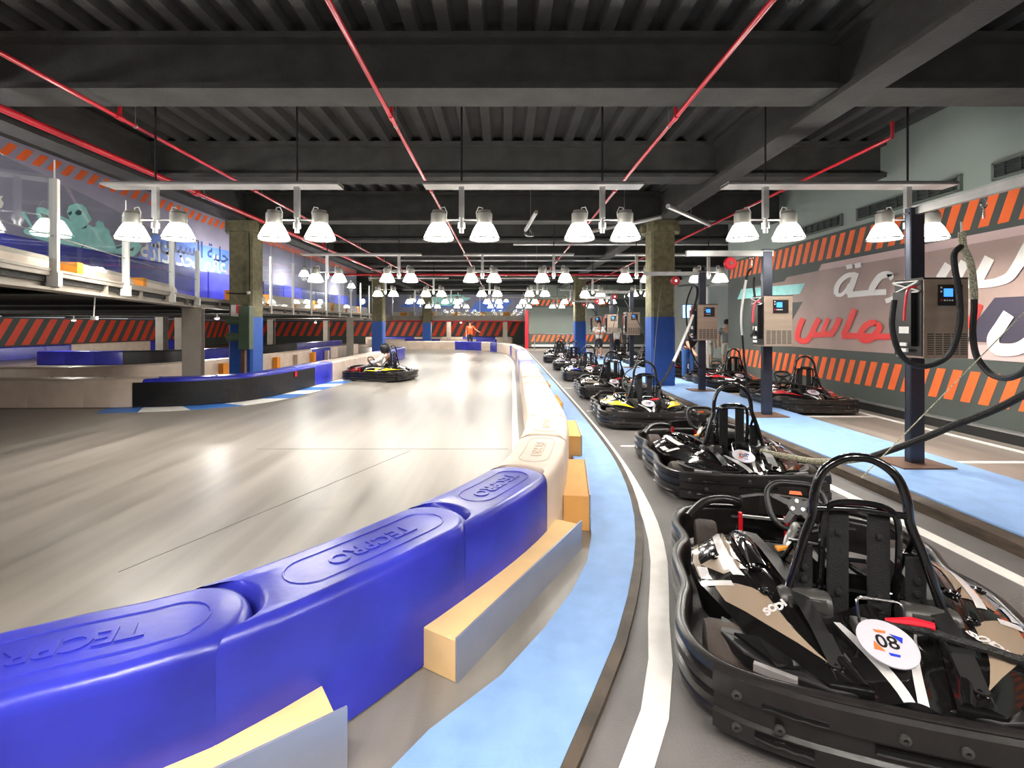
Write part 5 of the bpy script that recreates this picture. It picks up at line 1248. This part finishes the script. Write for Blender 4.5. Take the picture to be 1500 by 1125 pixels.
person('person in white T-shirt and dark shorts standing with folded arms among the charging posts', (4.35, 21.9, .10), 0, CROSS, 'shirt_white', 'trousers_dark', short=True, H=1.72)
person('person in white shirt and dark trousers standing behind a charging post', (5.62, 23.8, 0), .3, STAND, 'shirt_white', 'trousers_dark', H=1.74)
person('person in dark shirt and blue jeans bending over a kart near the third charging post', (5.30, 13.75, 0), .15, BEND, 'shirt_black', 'jeans', H=1.82)
person('person in grey T-shirt with back turned, far right behind the karts', (8.35, 17.9, 0), 2.7, STAND, 'shirt_grey', 'shorts_khaki', H=1.80, short=True)
person('person in white shirt at the far right beside the one in grey', (7.85, 18.3, 0), 2.2, STAND, 'shirt_white', 'shorts_khaki', H=1.70, short=True)
person('person in orange T-shirt standing behind the far cross barrier', (-2.35, 33.2, 0), .15, REACH, 'shirt_orange', 'trousers_dark', H=1.88)
drv = person('driver in white top and dark helmet seated in the moving kart', tuple(Matrix.Translation(moving.location) @ Matrix.Rotation(moving.rotation_euler[2], 4, 'Z') @ Vector((0, .84, 0))), moving.rotation_euler[2]+PI, SIT, 'shirt_white', 'trousers_dark', helmet='kart_matte', longsl=True)
# television and bits in the far right bay
t = thing('wall_screen', 'bright blue television screen beyond the near right column', 'television', (8.1, 20.6, 1.9))
b = MB(); b.bbox(-.42, .42, 0, .05, 0, .62); part('case', b, M['charger_black'], t, smooth=False)
b = MB(); b.bbox(-.39, .39, -.004, 0, .03, .59); part('screen', b, M['tv'], t, smooth=False)
b = MB(); b.bbox(-.03, .03, .05, .1, -1.9, .3); part('stand', b, M['charger_black'], t, smooth=False)
t = thing('glass_partition', 'tall glass partition with pale frame at the end of the mural wall', 'partition', (8.0, 16.4, 0))
for x in (-1.0, .1, 1.2, 2.3):
    b = MB(); b.bbox(x-.03, x+.03, -.03, .03, 0, 3.0); part('frame_post', b, M['trim_white'], t, smooth=False)
for x in (-1.0, .1, 1.2):
    b = MB(); b.bbox(x+.03, x+1.07, -.006, .006, .08, 2.95); part('glass_pane', b, M['glass'], t, smooth=False)
b = MB(); b.bbox(-1.03, 2.33, -.03, .03, 2.95, 3.02); part('top_rail', b, M['trim_white'], t, smooth=False)
t = thing('fire_extinguisher', 'red fire extinguisher beyond the far charging posts', 'extinguisher', (5.95, 26.0, 0))
b = MB(); b.lathe([(.001, .55), (.10, .56), (.11, .6), (.11, 1.0), (.06, 1.08), (.03, 1.12), (.001, 1.12)], (0, 0, 0), 14); part('cylinder', b, M['red'], t)
b = MB(); b.tube([(0, 0, 1.1), (0, 0, 1.18), (.08, 0, 1.2)], .015, 6); b.bbox(-.02, .02, .05, .12, 0, 1.0); part('bracket', b, M['charger_black'], t)
